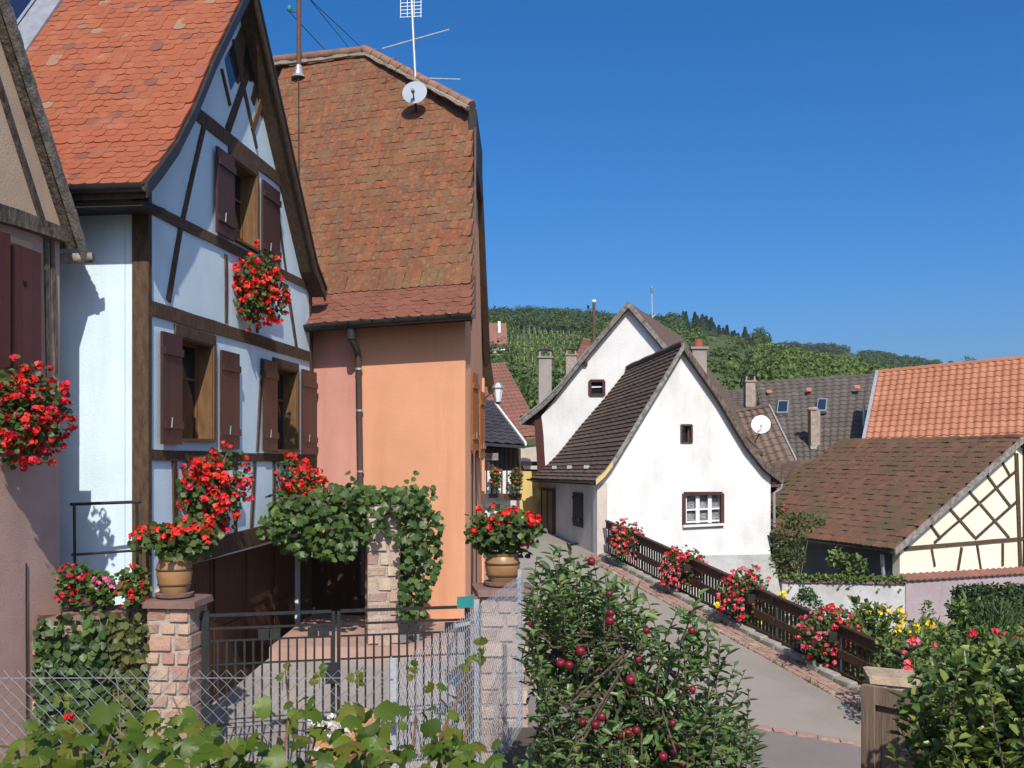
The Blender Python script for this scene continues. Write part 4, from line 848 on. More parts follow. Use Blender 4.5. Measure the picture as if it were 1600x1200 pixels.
for f in (.25, .5, .75): c = lerp(along(ft, .1), along(bk, .1), f); MB().cbox(c + V((-.04, -.03, .09)), .16, .08, .1).build('snow_guard', 'zinc', fr_)
ridge_p = [along(ft, 1), along(bk, 1)]; tube('ridge', 'tile_dark', fr_, [lerp(*ridge_p, i / 8) + UZ * (.05 + (.02 if i % 2 else 0)) for i in range(9)], .09, 8)
half_gutter('gutter', 'zinc', fr_, Fp(1222, 748, .25), Fp(1222, 748, .25) + fin * 6, .07, fe)
tube('downpipe', 'zinc', FH, [Fp(1222, 752, .1), Fp(1221, 762, .1), Fp(1207, 770, .0) + fe * .06, Fp(1207, 860, -.02) + fe * .06], .045, 8)
# left wall of the front house
L0, L1 = Fp(933, 900), bk[0] + V((.25, .3, 0)); L0 = V((L0.x, L0.y, 0)); L1 = V((L1.x, L1.y, 0)); ld = (L1 - L0).normalized(); lnn = V((-ld.y, ld.x, 0)); lnn = lnn if lnn.x < 0 else -lnn
zt2 = ft[0].z - .05
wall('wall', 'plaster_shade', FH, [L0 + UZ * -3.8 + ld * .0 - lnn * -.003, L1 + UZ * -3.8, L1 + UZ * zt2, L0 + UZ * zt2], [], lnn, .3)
def Lq(x, y, off=0.0): return RP(x, y, L0, lnn, off)
box('house_door', 'timber_red', FH, V((*Lq(868, 800, .01).xy, -3.1)), (Lq(840, 800) - Lq(868, 800)) * .9, lnn * .05, UZ * 1.95)
for i in range(3): box('door_plank', 'shutter_paint', FH, V((*Lq(864 - i * 9, 800, .065).xy, -3.0)), (Lq(857, 800) - Lq(864, 800)), lnn * .02, UZ * 1.75)
shutter(FH, V((*Lq(911, 800, .01).xy, Lq(905, 823).z)), ld, lnn, (Lq(896, 800) - Lq(911, 800)).xy.length, Lq(905, 770).z - Lq(905, 823).z, 'timber_black')
# windows of the gable
w_ = px_frame(FH, Fp, 1064, 1081, 664, 692, 'timber', .05, .02, fn)
MB().add(sq(lambda x, y: Fp(x, y, -.2), 1063, 1083, 663, 693), [(0, 1, 2, 3)]).build('pane', 'glass_dark', w_); beam('glazing_bar', 'timber', w_, Fp(1075, 664, -.15), Fp(1075, 692, -.15), .04, .03, fn)
w_ = px_frame(FH, Fp, 1068, 1128, 771, 820, 'timber_red', .1, .05, fn)
MB().add(sq(lambda x, y: Fp(x, y, -.17), 1067, 1128, 771, 820), [(0, 1, 2, 3)]).build('curtain', 'curtain', w_)
MB().add(sq(lambda x, y: Fp(x, y, -.08), 1067, 1128, 771, 820), [(0, 1, 2, 3)]).build('pane_backing', 'glass_dark', w_) if False else None
for x in (1071, 1088, 1091, 1107, 1110, 1125): beam('sash_upright', 'white_paint', w_, Fp(x, 772, -.09), Fp(x, 819, -.09), .055, .03, fn)
for y in (774, 797, 816): beam('sash_rail', 'white_paint', w_, Fp(1069, y, -.092), Fp(1127, y - 3, -.092), .045, .03, fn)
beam('window_sill', 'plaster_white', w_, Fp(1066, 822, .0), Fp(1130, 819, .0), .07, .1, fn)
# stone plinth at the foot
pl_ = [Fp(1098, 868, .12), Fp(1203, 866, .12), Fp(1214, 880, .1), Fp(1220, 925, .1), Fp(1220, 990, .1), Fp(1098, 990, .12)]
MB().prism(pl_, fin * .5).build('plinth', 'plaster_garden', FH)
chimney(FH, P(1091, 590, 35.5), .52, P(1091, 546, 35.5).z - P(1091, 590, 35.5).z, 'concrete', cap=False, pot=True)

# ================================================================== YELLOW HALF-TIMBERED HOUSE (right)
YC = V((9.6, 24.0, 0)); ye = V((.9317, .3634, 0)); yn = V((.3634, -.9317, 0)); yin = V((-.3634, .9317, 0))
def Yp(x, y, off=0.0): return RP(x, y, YC, yn, off)
YH = thing('yellow_timbered_house', 'cream half-timbered gable with a mossy brown tiled roof', 'house', V((9.6, 24, -3.2)))
ywp = [Yp(1406, 915), Yp(1406, 862), Yp(1594, 698), Yp(1800, 880), Yp(1800, 915)]
wall('wall', 'plaster_yellow', YH, ywp, [], yn, .25)
def yb(nm, x0, y0, x1, y1, w=.1, m='timber_lit', th=.03): return beam(nm, 'timber_grey' if m == 'g' else 'timber', YH, Yp(x0, y0), Yp(x1, y1), w, th, yn, .02, jit=.006)
yb('tie_beam', 1412, 857, 1640, 838, .1, th=.034)
for q in ((1513, 767, 1576, 840), (1541, 742, 1577, 790), (1565, 722, 1577, 743), (1484, 796, 1523, 840), (1453, 820, 1469, 842)): yb('brace', *q, w=.065)
for q in ((1459, 848, 1590, 733), (1523, 842, 1591, 781)): yb('brace', *q, w=.065, th=.027)
for q in ((1455, 858, 1460, 885), (1502, 855, 1495, 898), (1526, 852, 1533, 896), (1566, 849, 1566, 884)): yb('stud', *q, w=.065)
yb('king_post', 1587, 708, 1594, 905, .12, th=.036)
beam('red_post', 'timber_red', YH, Yp(1602, 700), Yp(1602, 905), .2, .05, yn, .02)
yd = V((-.39, 1, 0)).normalized()
ev0, rg0 = Yp(1397, 861, .25), Yp(1597, 686, .25); ev1 = ev0 + yd * 7.2; rg1 = rg0 + yd * 6.9 + UZ * -.15
yr = MB().add([ev0 - UZ * .03, rg0 - UZ * .03, rg1 - UZ * .03, ev1 - UZ * .03, ev0 - UZ * .12, rg0 - UZ * .12, rg1 - UZ * .12, ev1 - UZ * .12], [(0, 1, 2, 3), (4, 7, 6, 5), (0, 3, 7, 4), (0, 4, 5, 1)])
rr2 = rg0 + ye * 3.8 + UZ * -2.6; yr.add([rg0 - UZ * .03, rr2, rr2 + yd * 7, rg1 - UZ * .03], [(0, 1, 2, 3)])
yro = yr.build('roof', 'timber', YH)
def tile_plane(parent, me, o, ux, uy, nx_, ny_, w, ex_, jit=.02, skip=None, name='roof_tile', limit=0, many='roof_tiles', seen=None, stag=True):
    # o eave corner, ux along the eave, uy up the slope
    ux, uy = ux.normalized(), uy.normalized(); nm = ux.cross(uy); flip = nm.z < 0; nm = -nm if flip else nm; Ms = []
    for r in range(ny_):
        for i in range(nx_):
            p = o + ux * ((i + .5 + (.5 if stag and r % 2 else 0)) * w) + uy * (r * ex_)
            if skip and skip(p): continue
            z_ = (nm + ux * random.uniform(-jit, jit) + uy * random.uniform(-jit, jit)).normalized(); x = uy.cross(z_).normalized(); y_ = z_.cross(x)
            Ms.append(frame(x, y_, z_, p + nm * random.uniform(0, jit * .5)))
    if limit: pieces(name, me, Ms, parent, seen or (lambda p: True), limit, many)
    else: merged(many, me, Ms, parent)
up = (rg0 - ev0); upL = up.length; k = 21
tile_m = beaver_tile('roof_tile', .19, .34, .055, 'tile_moss', .2)
tile_plane(yro, tile_m, ev0, yd, up, 37, k, .19, upL / k, .05)
for i in range(17): p = lerp(rg0, rg1, i / 17); MB().tube([p + UZ * .02, lerp(rg0, rg1, (i + 1.1) / 17) + UZ * (.04 + random.uniform(0, .03))], .1, 8).build('ridge_tile', 'tile_moss', yro, smooth=True)
fascia('verge_board', 'timber_grey', yro, [ev0 + UZ * .06, lerp(ev0, rg0, .5) + UZ * .06, rg0 + UZ * .06], .17, .05, yn)
half_gutter('gutter', 'gutter_dark', yro, ev0 + V((-.05, 0, 0)), ev1 + V((-.05, 0, 0)), .06, V((-1, 0, 0)))
yw0 = Yp(1407, 915); yw0 = V((yw0.x, yw0.y, 0)); ysn = V((-yd.y, yd.x, 0))
wall('side_wall', 'plaster_eave_shade', YH, [yw0 + yd * .26 + UZ * -4.4, yw0 + yd * 6.6 + UZ * -4.4, yw0 + yd * 6.6 + UZ * (ev0.z - .1), yw0 + yd * .26 + UZ * (ev0.z - .1)], [], V((-1, 0, 0)), .2)
tube('downpipe', 'zinc', YH, [ev0 + yd * .5 + V((.06, 0, -.05)), ev0 + yd * .5 + V((.12, 0, -.95))], .05, 8)
mp2 = P(1345, 823, 25.6)
# ---- low garden walls
GW = thing('white_garden_wall', 'rough whitish garden wall with ivy along its top', 'wall', P(1320, 985, 22.8))
g0, g1 = P(1222, 917, 23.8), P(1414, 906, 23.4); g0 = V((g0.x, g0.y, 0)); g1 = V((g1.x, g1.y, 0)); zg = P(1320, 912, 23.6).z
gd = (g1 - g0).normalized(); gnn = V((gd.y, -gd.x, 0))
MB().obox(g0 + UZ * -4.7, g1 - g0, -gnn * .3, UZ * (4.7 + zg)).build('wall_body', 'plaster_garden', GW)
for i in range(16): blk('coping_stone', 'stone_red', GW, lerp(g0, g1, (i + .5) / 16) + UZ * (zg + .04) - gnn * .15, gd * .205, gnn * .4, UZ * .07)
MW = thing('mauve_garden_wall', 'mauve plastered garden wall with a tiled coping below the yellow gable', 'wall', P(1500, 985, 23.4))
m0 = g1 + gd * .02; md = ye; zm = P(1415, 909, 23.4).z
MB().obox(m0 + UZ * -4.7, md * 8, yin * .3, UZ * (4.7 + zm)).build('wall_body', 'plaster_mauve', MW)
cop = pan_tile('coping_tile', .2, .34, .025, 'tile_farred', .035); ms = []
upc = (yin + UZ * .45).normalized()
for i in range(40):
    nm = md.cross(upc); nm = nm if nm.z > 0 else -nm; place('coping_tile', cop, frame(md, upc, nm, m0 + md * (i * .2 + .1) + yn * .07 + UZ * (zm + .01)), MW)

# ================================================================== ROOFS BEHIND
def quad_house(name, label, q, mt, tw_, te_, me=None, pan=False, limit=0, th=.1, wallm='plaster_shade', seen=None, wz=-4, body=True):
    # q: eave left, eave right, ridge right, ridge left
    t = thing(name, label, 'house', V((q[0].x, q[0].y, wz))); c = [p for p in q]
    r = MB().add([p - UZ * .02 for p in c] + [p - UZ * th for p in c], [(0, 1, 2, 3), (7, 6, 5, 4), (0, 4, 5, 1), (1, 5, 6, 2), (2, 6, 7, 3), (3, 7, 4, 0)]).build('roof', mt, t)
    ux, uy = (c[1] - c[0]), (c[3] - c[0]); ny_ = max(1, int(uy.length / te_)); nm = (c[1] - c[0]).cross(c[3] - c[0]).normalized(); nm = nm if nm.z > 0 else -nm
    me = me or (pan_tile('roof_tile', 1, te_ * 1.15, .03, mt, .045)); Ms = []; n0 = max(1, int(round(ux.length / tw_)))
    for i in range(ny_):
        A, B = lerp(c[0], c[3], i / ny_), lerp(c[1], c[2], i / ny_); A2, B2 = lerp(c[0], c[3], (i + 1) / ny_), lerp(c[1], c[2], (i + 1) / ny_); w = (B - A).length / n0
        for j in range(n0):
            p = lerp(A, B, (j + .5) / n0); y_ = (lerp(A2, B2, (j + .5) / n0) - p).normalized(); x = (B - A).normalized(); z_ = x.cross(y_).normalized()
            s = 1
            if z_.z < 0: z_ = -z_
            z_ = (z_ + x * random.uniform(-.015, .015) + y_ * random.uniform(-.02, .02)); Ms.append(frame(x * w, y_, z_, p + nm * random.uniform(0, .008)))
    if limit: pieces('roof_tile', me, Ms, r, seen or (lambda p: True), limit)
    else: merged('roof_tiles', me, Ms, r)
    back = V((nm.x, nm.y, 0)).normalized() * -1; b0, b1 = c[0] + back * .4, c[1] + back * .4
    if body: MB().obox(V((b0.x, b0.y, wz)), V((b1.x - b0.x, b1.y - b0.y, 0)), back * 4, UZ * (min(c[0].z, c[1].z) - wz - .15)).build('wall', wallm, t)
    bk0, bk1 = c[3] + back * 3 - UZ * 2.5, c[2] + back * 3 - UZ * 2.5
    MB().add([c[3], c[2], bk1, bk0], [(0, 1, 2, 3)]).build('rear_slope', mt, t)
    if body: MB().add([c[0], c[3], bk0, V((bk0.x, bk0.y, wz)), V((c[0].x + back.x * .4, c[0].y + back.y * .4, wz))], [(0, 1, 2, 3, 4)]).build('gable_wall', wallm, t)
    n1 = max(4, int((c[2] - c[3]).length / .4))
    for i in range(n1): MB().tube([lerp(c[3], c[2], i / n1) + UZ * .02, lerp(c[3], c[2], (i + 1.08) / n1) + UZ * .045], .09, 7).build('ridge_tile', mt, r, smooth=True)
    return t, r
OQ = [P(1344, 712, 33.5), P(1680, 705, 30.0), P(1680, 553, 33.5), P(1370, 583, 37.0)]
OR, orf = quad_house('orange_roofed_house', 'house with a bright orange pantile roof behind the yellow gable', OQ, 'tile_orange', .25, .31, limit=300, seen=lambda p: px(p)[0] < 1610 and px(p)[1] < 705)
fascia('verge_flashing', 'zinc', orf, [OQ[0] + V((-.05, -.02, .12)), OQ[3] + V((-.05, -.02, .12))], .16, .12, V((1, 0, 0)))
DQ = [P(1208, 733, 36.5), P(1343, 726, 35.0), P(1367, 588, 41.0), P(1181, 600, 43.0)]
DH, drf = quad_house('grey_roofed_house', 'house with a long grey brown tiled roof and two skylights', DQ, 'tile_grey', .23, .36)
dnm = (DQ[1] - DQ[0]).cross(DQ[3] - DQ[0]).normalized(); dnm = dnm if dnm.y < 0 else -dnm
def Dp(x, y, off=0.0): return RP(x, y, DQ[0], dnm, off)
for x0, x1, y0, y1 in ((1213, 1233, 625, 645), (1275, 1293, 622, 642)):
    q = [Dp(x0, y1, .14), Dp(x1 - 2, y1, .14), Dp(x1, y0, .14), Dp(x0 + 3, y0, .14)]
    sk = MB().prism([p - dnm * .12 for p in q], dnm * .12).build('skylight', 'zinc', drf); ctr = sum(q, V()) / 4
    MB().add([ctr + (p - ctr) * .78 + dnm * .012 for p in q], [(0, 1, 2, 3)]).build('pane', 'glass_sky', sk)
for x, y in ((1203, 615), (1265, 612), (1341, 608)): c = Dp(x, y, .07); MB().obox(c - V((.11, 0, 0)), (.22, 0, 0), (DQ[3] - DQ[0]).normalized() * .3, dnm * .05).build('red_tile', 'tile_orange', drf)
c = Dp(1272, 695, .0); chimney(DH, c - UZ * .25, .36, P(1270, 642, c.y).z - c.z + .25, 'mortar_pale', cap=False); MB().lathe(P(1270, 641, c.y), [(.23, 0), (.24, .05), (.12, .13)], 10).build('chimney_cowl', 'mortar_pale', DH)
box('chimney_flashing', 'zinc', DH, Dp(1267, 702, .06), V((.3, 0, 0)), (DQ[3] - DQ[0]).normalized() * .3, dnm * .02)
c = Dp(1171, 625, .0); chimney(DH, c - UZ * .3, .42, P(1171, 597, c.y).z - c.z + .3, 'mortar_pale')
tube('vent_pipe', 'white_paint', DH, [Dp(1350, 665, -.1), Dp(1350, 665, .0) + UZ * .8], .05, 8)
SQ = [P(1180, 742, 35.0), P(1243, 722, 34.4), P(1201, 636, 37.0), P(1150, 645, 38.0)]
SH, srf = quad_house('brown_roofed_annexe', 'annexe with a small grey brown roof carrying the white satellite dish', SQ, 'tile_greybrown', .3, .4)
fascia('verge_flashing', 'zinc', srf, [SQ[1] + UZ * .1, SQ[2] + UZ * .1], .12, .06, V((1, 0, 0)))
c = P(1189, 663, 34.6); dish('satellite_dish', 'white satellite dish on the small roof beside the white gable', c, .34, (-.25, -1, .25), 'white_paint', c + V((.02, .9, -.6)))
LQ = [P(1196, 757, 31.5), P(1263, 753, 31.0), P(1292, 722, 34.0), P(1205, 727, 34.4)]
LH, lrf = quad_house('lean_to', 'dark open shed with a low brown ribbed roof between the houses', LQ, 'tile_dark', .3, .3, wallm='interior_shade')  # solid near-black walls stand in for the shade inside the open shed
BQ = [P(1120, 652, 44), P(1178, 650, 43), P(1186, 612, 47), P(1118, 614, 48)]
quad_house('dark_roofed_house', 'dark roof partly hidden behind the white gable and chimney', BQ, 'tile_grey', .3, .4)
# ---- street end: slate roof, red roof, balcony, yellow wall
RQ = [P(760, 690, 42), P(850, 680, 42), P(790, 570, 47), P(735, 574, 47)]
RH, rrf = quad_house('red_roofed_house', 'steep red tiled roof at the end of the street behind the lantern', RQ, 'tile_farred', .24, .3)
SLQ = [P(735, 690, 32), P(820, 696, 31), P(772, 632, 34.5), P(725, 622, 35)]
SL, slf = quad_house('slate_roofed_house', 'street end house with a slate roof above a dark balcony', SLQ, 'slate', .4, .28, wallm='timber_black', body=False)
box('upper_storey', 'timber_black', SL, P(745, 775, 32.2), V((1.42, 0, 0)), V((0, 3, 0)), UZ * (P(745, 697, 32.2).z - P(745, 775, 32.2).z))
for i in range(8): box('wall_post', 'timber', SL, P(762 + i * 7, 757, 32.17), V((.06, 0, 0)), V((0, .05, 0)), UZ * 1.2)
fascia('verge_flashing', 'white_paint', slf, [SLQ[1] + UZ * .1, SLQ[2] + UZ * .1], .1, .06, V((1, 0, 0)))
b0 = P(752, 800, 31.4); box('ground_floor', 'plaster_white', SL, V((b0.x, b0.y, -3)), V((.95, 0, 0)), V((0, 3, 0)), UZ * 2.0)
bc = P(757, 752, 31.0); box('balcony_panel', 'plaster_white', SL, P(757, 772, 31.0), V((1.15, 0, 0)), V((0, .1, 0)), UZ * .75)
for i in range(7): box('balcony_bar', 'timber', SL, P(759 + i * 8, 772, 30.97), V((.05, 0, 0)), V((0, .06, 0)), UZ * .78)
box('balcony_beam', 'timber', SL, P(755, 778, 30.95), V((1.25, 0, 0)), V((0, .2, 0)), UZ * .14); box('door_hood', 'timber_red', SL, P(788, 782, 30.9), V((.55, 0, 0)), V((0, .3, 0)), UZ * .18)
YS = thing('yellow_street_house', 'narrow strip of a bright yellow house wall at the street end', 'house', V((.4, 35, -3)))
box('wall', 'plaster_yellow_bright', YS, V((.27, 34.5, -3)), V((1.2, 0, 0)), V((0, 4, 0)), UZ * 2.35); box('eave', 'timber_black', YS, V((.13, 34.3, -.45)), V((1.3, 0, 0)), V((0, 4, 0)), UZ * .12)
TQ = [P(880, 640, 52), P(940, 640, 52), P(915, 528, 54), P(908, 530, 54)]
TRH, _ = quad_house('red_gabled_house', 'tip of a red tiled roof rising behind the tall white gable', [P(862, 640, 52), P(960, 640, 52), P(922, 533, 55), P(911, 531, 55)], 'tile_farred', .28, .35)
chimney(TRH, P(892, 600, 51), .55, P(892, 556, 51).z - P(892, 600, 51).z, 'mortar_pale')

# ================================================================== HILLS, VINEYARD, WOOD
def prof_fn(pts, D):
    X = [(x - CX) * D / FPX for x, _ in pts]; Z = [(HY - y) * D / FPX for _, y in pts]; return lambda x: np.interp(x, X, Z)
D1, D2 = 330.0, 470.0
h1 = prof_fn([(-600, 560), (300, 520), (600, 505), (755, 500), (870, 500), (980, 512), (1045, 508), (1120, 535), (1165, 552), (1200, 580), (1300, 612), (1420, 640), (1700, 665), (2400, 690)], D1)
h2 = prof_fn([(-600, 540), (900, 560), (1100, 562), (1190, 556), (1220, 546), (1290, 548), (1350, 560), (1400, 568), (1452, 575), (1470, 584), (1540, 590), (1700, 610), (2400, 660)], D2)
def zt1(x, y):
    s = np.clip((y - 62) / (D1 - 62), 0, 1.6); s2 = np.where(s < 1, s ** 0.92, 1 - (s - 1) * .5); return -5.5 + (h1(x) + 5.5) * s2
def zt2_(x, y):
    s = np.clip((y - 150) / (D2 - 150), 0, 1.6); s2 = np.where(s < 1, s ** 1.0, 1 - (s - 1) * .5); return -5.7 + (h2(x) + 5.7) * s2
def terrain(name, f, x0, x1, y0, y1, nx_, ny_):
    xs, ysn_ = np.linspace(x0, x1, nx_), np.linspace(y0, y1, ny_); XX, YY = np.meshgrid(xs, ysn_); ZZ = f(XX, YY) + .5 * np.sin(XX * .11) * np.cos(YY * .07)
    v = np.stack([XX, YY, ZZ], -1).reshape(-1, 3); i, j = np.meshgrid(np.arange(nx_ - 1), np.arange(ny_ - 1)); b = (j * nx_ + i).ravel()
    return npobj(name, v, [np.stack([b, b + 1, b + nx_ + 1, b + nx_], 1)], 'meadow', smooth=True, kind='structure')
terrain('hill', zt1, -260, 420, 62, 430, 90, 60); terrain('hill', zt2_, -260, 620, 150, 620, 90, 60)
def tree_cloud(pos, hgt, rad, nleaf, name, mt, label, cone=False, sz=.62):
    P_, D_, N_, L_, W_ = [], [], [], [], []; rn = []
    for p, h, r in zip(pos, hgt, rad):
        k = nleaf
        if cone:
            u = rng.random(k); a = rng.random(k) * 6.283; rr = r * (1 - u) * (.55 + .45 * rng.random(k)); c = np.stack([rr * np.cos(a), rr * np.sin(a), h * (u * .95 + .05)], 1); o = np.stack([np.cos(a), np.sin(a), -.3 + 0 * a], 1)
        else:
            lob = rng.normal(size=(5, 3)) * np.array([r * .42, r * .42, h * .16]); w = rng.integers(0, 5, k); d = rng.normal(size=(k, 3)); d /= np.linalg.norm(d, axis=1, keepdims=True)
            c = lob[w] + d * np.array([r * .62, r * .62, h * .32]) * (.8 + .25 * rng.random((k, 1))) + np.array([0, 0, h * .55]); o = d
        P_.append(c + p); N_.append(o + np.array([0, 0, .25]) + rng.normal(size=(k, 3)) * .22); t = np.cross(o, rng.normal(size=(k, 3))); D_.append(t + 1e-6); s = sz * rng.uniform(.6, 1.4, k); L_.append(s * 1.5); W_.append(s * 1.25); rn.append(np.clip(rng.random() + rng.normal(size=k) * .05, 0, .999))
    P_, D_, N_, L_, W_ = map(np.concatenate, (P_, D_, N_, L_, W_)); D_ /= np.linalg.norm(D_, axis=1, keepdims=True); S_ = np.cross(D_, N_); S_ /= np.linalg.norm(S_, axis=1, keepdims=True) + 1e-9
    L_, W_ = L_[:, None] * .5, W_[:, None] * .5; nn_ = np.cross(S_, D_) * W_ * .3
    v = np.stack([P_ - D_ * L_, P_ + S_ * W_ + nn_, P_ + D_ * L_, P_ - S_ * W_ + nn_], 1).reshape(-1, 3); f = np.arange(len(v)).reshape(-1, 4)
    return tag(npobj(name, v, [f], mt, rnd=np.concatenate(rn)), label, None, None, 'stuff')
def scatter(nn, f, x0, x1, y0, y1, keep):
    out = []
    while len(out) < nn:
        x, y = rng.uniform(x0, x1), rng.uniform(y0, y1); z = float(f(np.array(x), np.array(y))); q = px((x, y, z))
        if keep(q[0], q[1], x, y): out.append((x, y, z - .6))
    return np.array(out)
vy = lambda a, b: 786 < a < 925 and 520 + (a - 790) * .05 < b < 566 + (a - 790) * .06
clear2 = lambda a, b: (1185 < a < 1350 and 554 < b < 596)
vyr = lambda a, b: 786 < a < 935 and 520 + (a - 790) * .05 < b < 596
band = lambda a, b: b < 526 + max(0, a - 900) * .10
ow1 = scatter(1600, zt1, -60, 150, 225, 345, lambda a, b, x, y: 690 < a < 1190 and not vy(a, b) and not (1060 < a < 1180 and b < 560) and (b < 540 or rng.random() < .4))
tree_cloud(ow1, rng.uniform(3.2, 5.0, len(ow1)), rng.uniform(1.6, 2.9, len(ow1)), 210, 'woodland', 'leaf_forest', 'dark green broadleaf wood covering the hilltop', sz=.38)
ow2 = scatter(470, zt1, -40, 190, 95, 235, lambda a, b, x, y: 700 < a < 1500 and not vy(a, b) and not vy(a, b - 2.5 * FPX / y) and not vy(a, b - 4.5 * FPX / y) and not (1080 < a and b - 5.5 * FPX / y < 556 + (a - 1080) * .08) and not (860 < a < 925 and 520 < b < 600 and rng.random() < .6))
tree_cloud(ow2, rng.uniform(1.5, 6.5, len(ow2)), rng.uniform(1.1, 4.0, len(ow2)), 420, 'scrub', 'leaf_scrub', 'lighter green scrub and bushes on the lower slope', sz=.3)
ow4 = scatter(420, zt1, 30, 190, 140, 335, lambda a, b, x, y: 1060 < a < 1500 and b < 625)
tree_cloud(ow4, rng.uniform(.9, 2.4, len(ow4)), rng.uniform(.8, 2.0, len(ow4)), 160, 'scrub', 'leaf_scrub', 'low scrub on the hill shoulder above the grey roof', sz=.3)
ow3 = scatter(850, zt2_, 60, 330, 330, 500, lambda a, b, x, y: 1080 < a < 1462 and not clear2(a, b) and (b < 562 or rng.random() < .45))
tree_cloud(ow3, rng.uniform(3.0, 4.6, len(ow3)), rng.uniform(2.0, 3.4, len(ow3)), 200, 'woodland', 'leaf_forest', 'distant wooded ridge above the grey and orange roofs', sz=.5)
cf = scatter(60, zt1, 50, 110, 290, 338, lambda a, b, x, y: 1065 < a < 1190)
tree_cloud(cf, rng.uniform(4.5, 7, len(cf)), rng.uniform(1.8, 2.6, len(cf)), 300, 'conifer_stand', 'leaf_conifer', 'dark conifer stand on the shoulder of the hill', True, .6)
for i, (x, y, s) in enumerate(((1490, 566, 5), (1519, 563, 7))):
    b = P(x, y + 16, 440); tr = thing('hilltop_tree', ['small lone tree on the skyline left of the larger one', 'larger lone tree on the skyline above the orange roof'][i], 'tree', b, 'lone trees on the skyline'); t_ = tree_cloud([np.array(b)], [s], [s * .45], 130, 'crown', 'leaf_forest', None)
    t_.parent = tr; t_.location = V(t_.location) - V(b); tube('trunk', 'bark', tr, [b - UZ * 1.5, b + UZ * s * .5], .3, 6)
# vineyard rows with posts
vp_, vd_, vn_ = [], [], []; posts = MB()
for xr in np.arange(-3, 27, 1.3):
    for y in np.arange(120, 288, 1.0):
        x = xr + (y - 172) * .012; z = float(zt1(np.array(x), np.array(y))); q = px((x, y, z))
        if not vyr(q[0], q[1]): continue
        for _ in range(7): vp_.append((x + rng.normal() * .14, y + rng.uniform(-.5, .5), z + rng.uniform(.2, 1.3))); vd_.append(rng.normal(size=3)); vn_.append(rng.normal(size=3) + np.array([0, -.6, .6]))
        if int(y) % 17 == 0: posts.obox((x - .03, y, z), (.06, 0, 0), (0, .06, 0), (0, 0, 2.0))
VYD = leaf_part('vineyard', 'leaf_vineyard', None, vp_, vd_, vn_, .42, .4, kind='stuff', label='bright green vineyard rows on the hillside below the wood'); posts.build('vine_posts', 'zinc', VYD, kind='stuff')
vp2, vd2, vn2 = [], [], []
for xr in np.arange(90, 195, 1.6):
    for y in np.arange(330, 470, 2.0):
        z = float(zt2_(np.array(xr), np.array(y))); q = px((xr, y, z))
        if clear2(q[0], q[1]):
            for _ in range(2): vp2.append((xr + rng.normal() * .25, y + rng.uniform(-1, 1), z + rng.uniform(.1, 1.3))); vd2.append(rng.normal(size=3)); vn2.append(rng.normal(size=3) + np.array([0, -.5, .8]))
for xr in np.arange(36, 130, 1.5):
    for y in np.arange(140, 335, 1.5):
        z = float(zt1(np.array(xr), np.array(y))); q = px((xr, y, z))
        if 1175 < q[0] < 1420 and 545 < q[1] < 606:
            for _ in range(5): vp2.append((xr + rng.normal() * .2, y + rng.uniform(-.8, .8), z + rng.uniform(.1, 1.2))); vd2.append(rng.normal(size=3)); vn2.append(rng.normal(size=3) + np.array([0, -.5, .8]))
if vp2: leaf_part('vineyard', 'leaf_vineyard', None, vp2, vd2, vn2, .6, .55, kind='stuff', label='small far vineyard on the right-hand ridge above grey roofs')
# house on the hillside
hb = P(772, 565, 150); HH = thing('hillside_house', 'far hillside house with brown roof and white chimney', 'house', hb - UZ * 4)
def hp_(x, y, d=0): return P(x, y, 150 + d)
box('wall', 'plaster_shade', HH, hp_(748, 600), V((3.7, 0, 0)), V((0, 5, 0)), UZ * 6.4); r = MB().prism([hp_(744, 538, -.6), hp_(793, 538, -.6), hp_(791, 505, 2.6), hp_(748, 505, 2.6)], V((0, .1, -.2))).build('roof', 'tile_farred', HH)
MB().add([hp_(791, 505, 2.6), hp_(748, 505, 2.6), hp_(748, 538, 6), hp_(792, 538, 6)], [(0, 1, 2, 3)]).build('rear_slope', 'tile_farred', HH)
box('chimney', 'white_paint', r, hp_(778, 520, 1), V((.42, 0, 0)), V((0, .5, 0)), UZ * 1.8)
for x, y in ((760, 549), (764, 560), (779, 549)): box('window', 'glass_dark', HH, hp_(x, y, -.05), V((.9, 0, 0)), V((0, .04, 0)), UZ * .8)
for x, y in ((757, 549), (777, 547)): box('balcony', 'white_paint', HH, hp_(x, y, -.6), V((1.2, 0, 0)), V((0, .6, 0)), UZ * .25)

# ================================================================== GATE, PILLARS, FENCES
def gate_pillar(name, label, c, w, ux, z0, z1, kind='sandstone', rowh=.135, cap=True):
    t = thing(name, label, 'pillar', V((c.x, c.y, z0))); uy = V((-ux.y, ux.x, 0)); uy = uy if uy.y > 0 else -uy
    MB().obox(V((c.x, c.y, z0)) - ux * (w / 2 - .012) - uy * (w / 2 - .012), ux * (w - .024), uy * (w - .024), UZ * (z1 - z0)).build('mortar_core', 'mortar', t)
    stone_faces(t, kind, V((c.x, c.y, 0)), ux, uy, w, w, z0, z1, rowh, None)
    if cap:
        for i, (q, s) in enumerate(((0, 1.16),)): blk('cap_stone', 'stone_red', t, V((c.x, c.y, z1 + .035)), ux * w * 1.22, uy * w * 1.22, UZ * .075)
    return t
LPz = P(276, 946, 9.2); lp = V((P(277, 946, 9.25).x, 9.25, 0)); lux = V((1, -.06, 0)).normalized()
gate_pillar('gate_pillar', 'sandstone block gate pillar carrying the banded pot beside the iron gate', lp, .43, lux, YARD, LPz.z)
rp = V((P(785, 930, 10.0).x, 10.0, 0)); RPz = P(785, 926, 10.0).z
gate_pillar('gate_pillar', 'stone gate pillar behind the wire fence at the street corner', rp, .5, V((1, .1, 0)).normalized(), -5.4, RPz, 'stone_pale', .15)
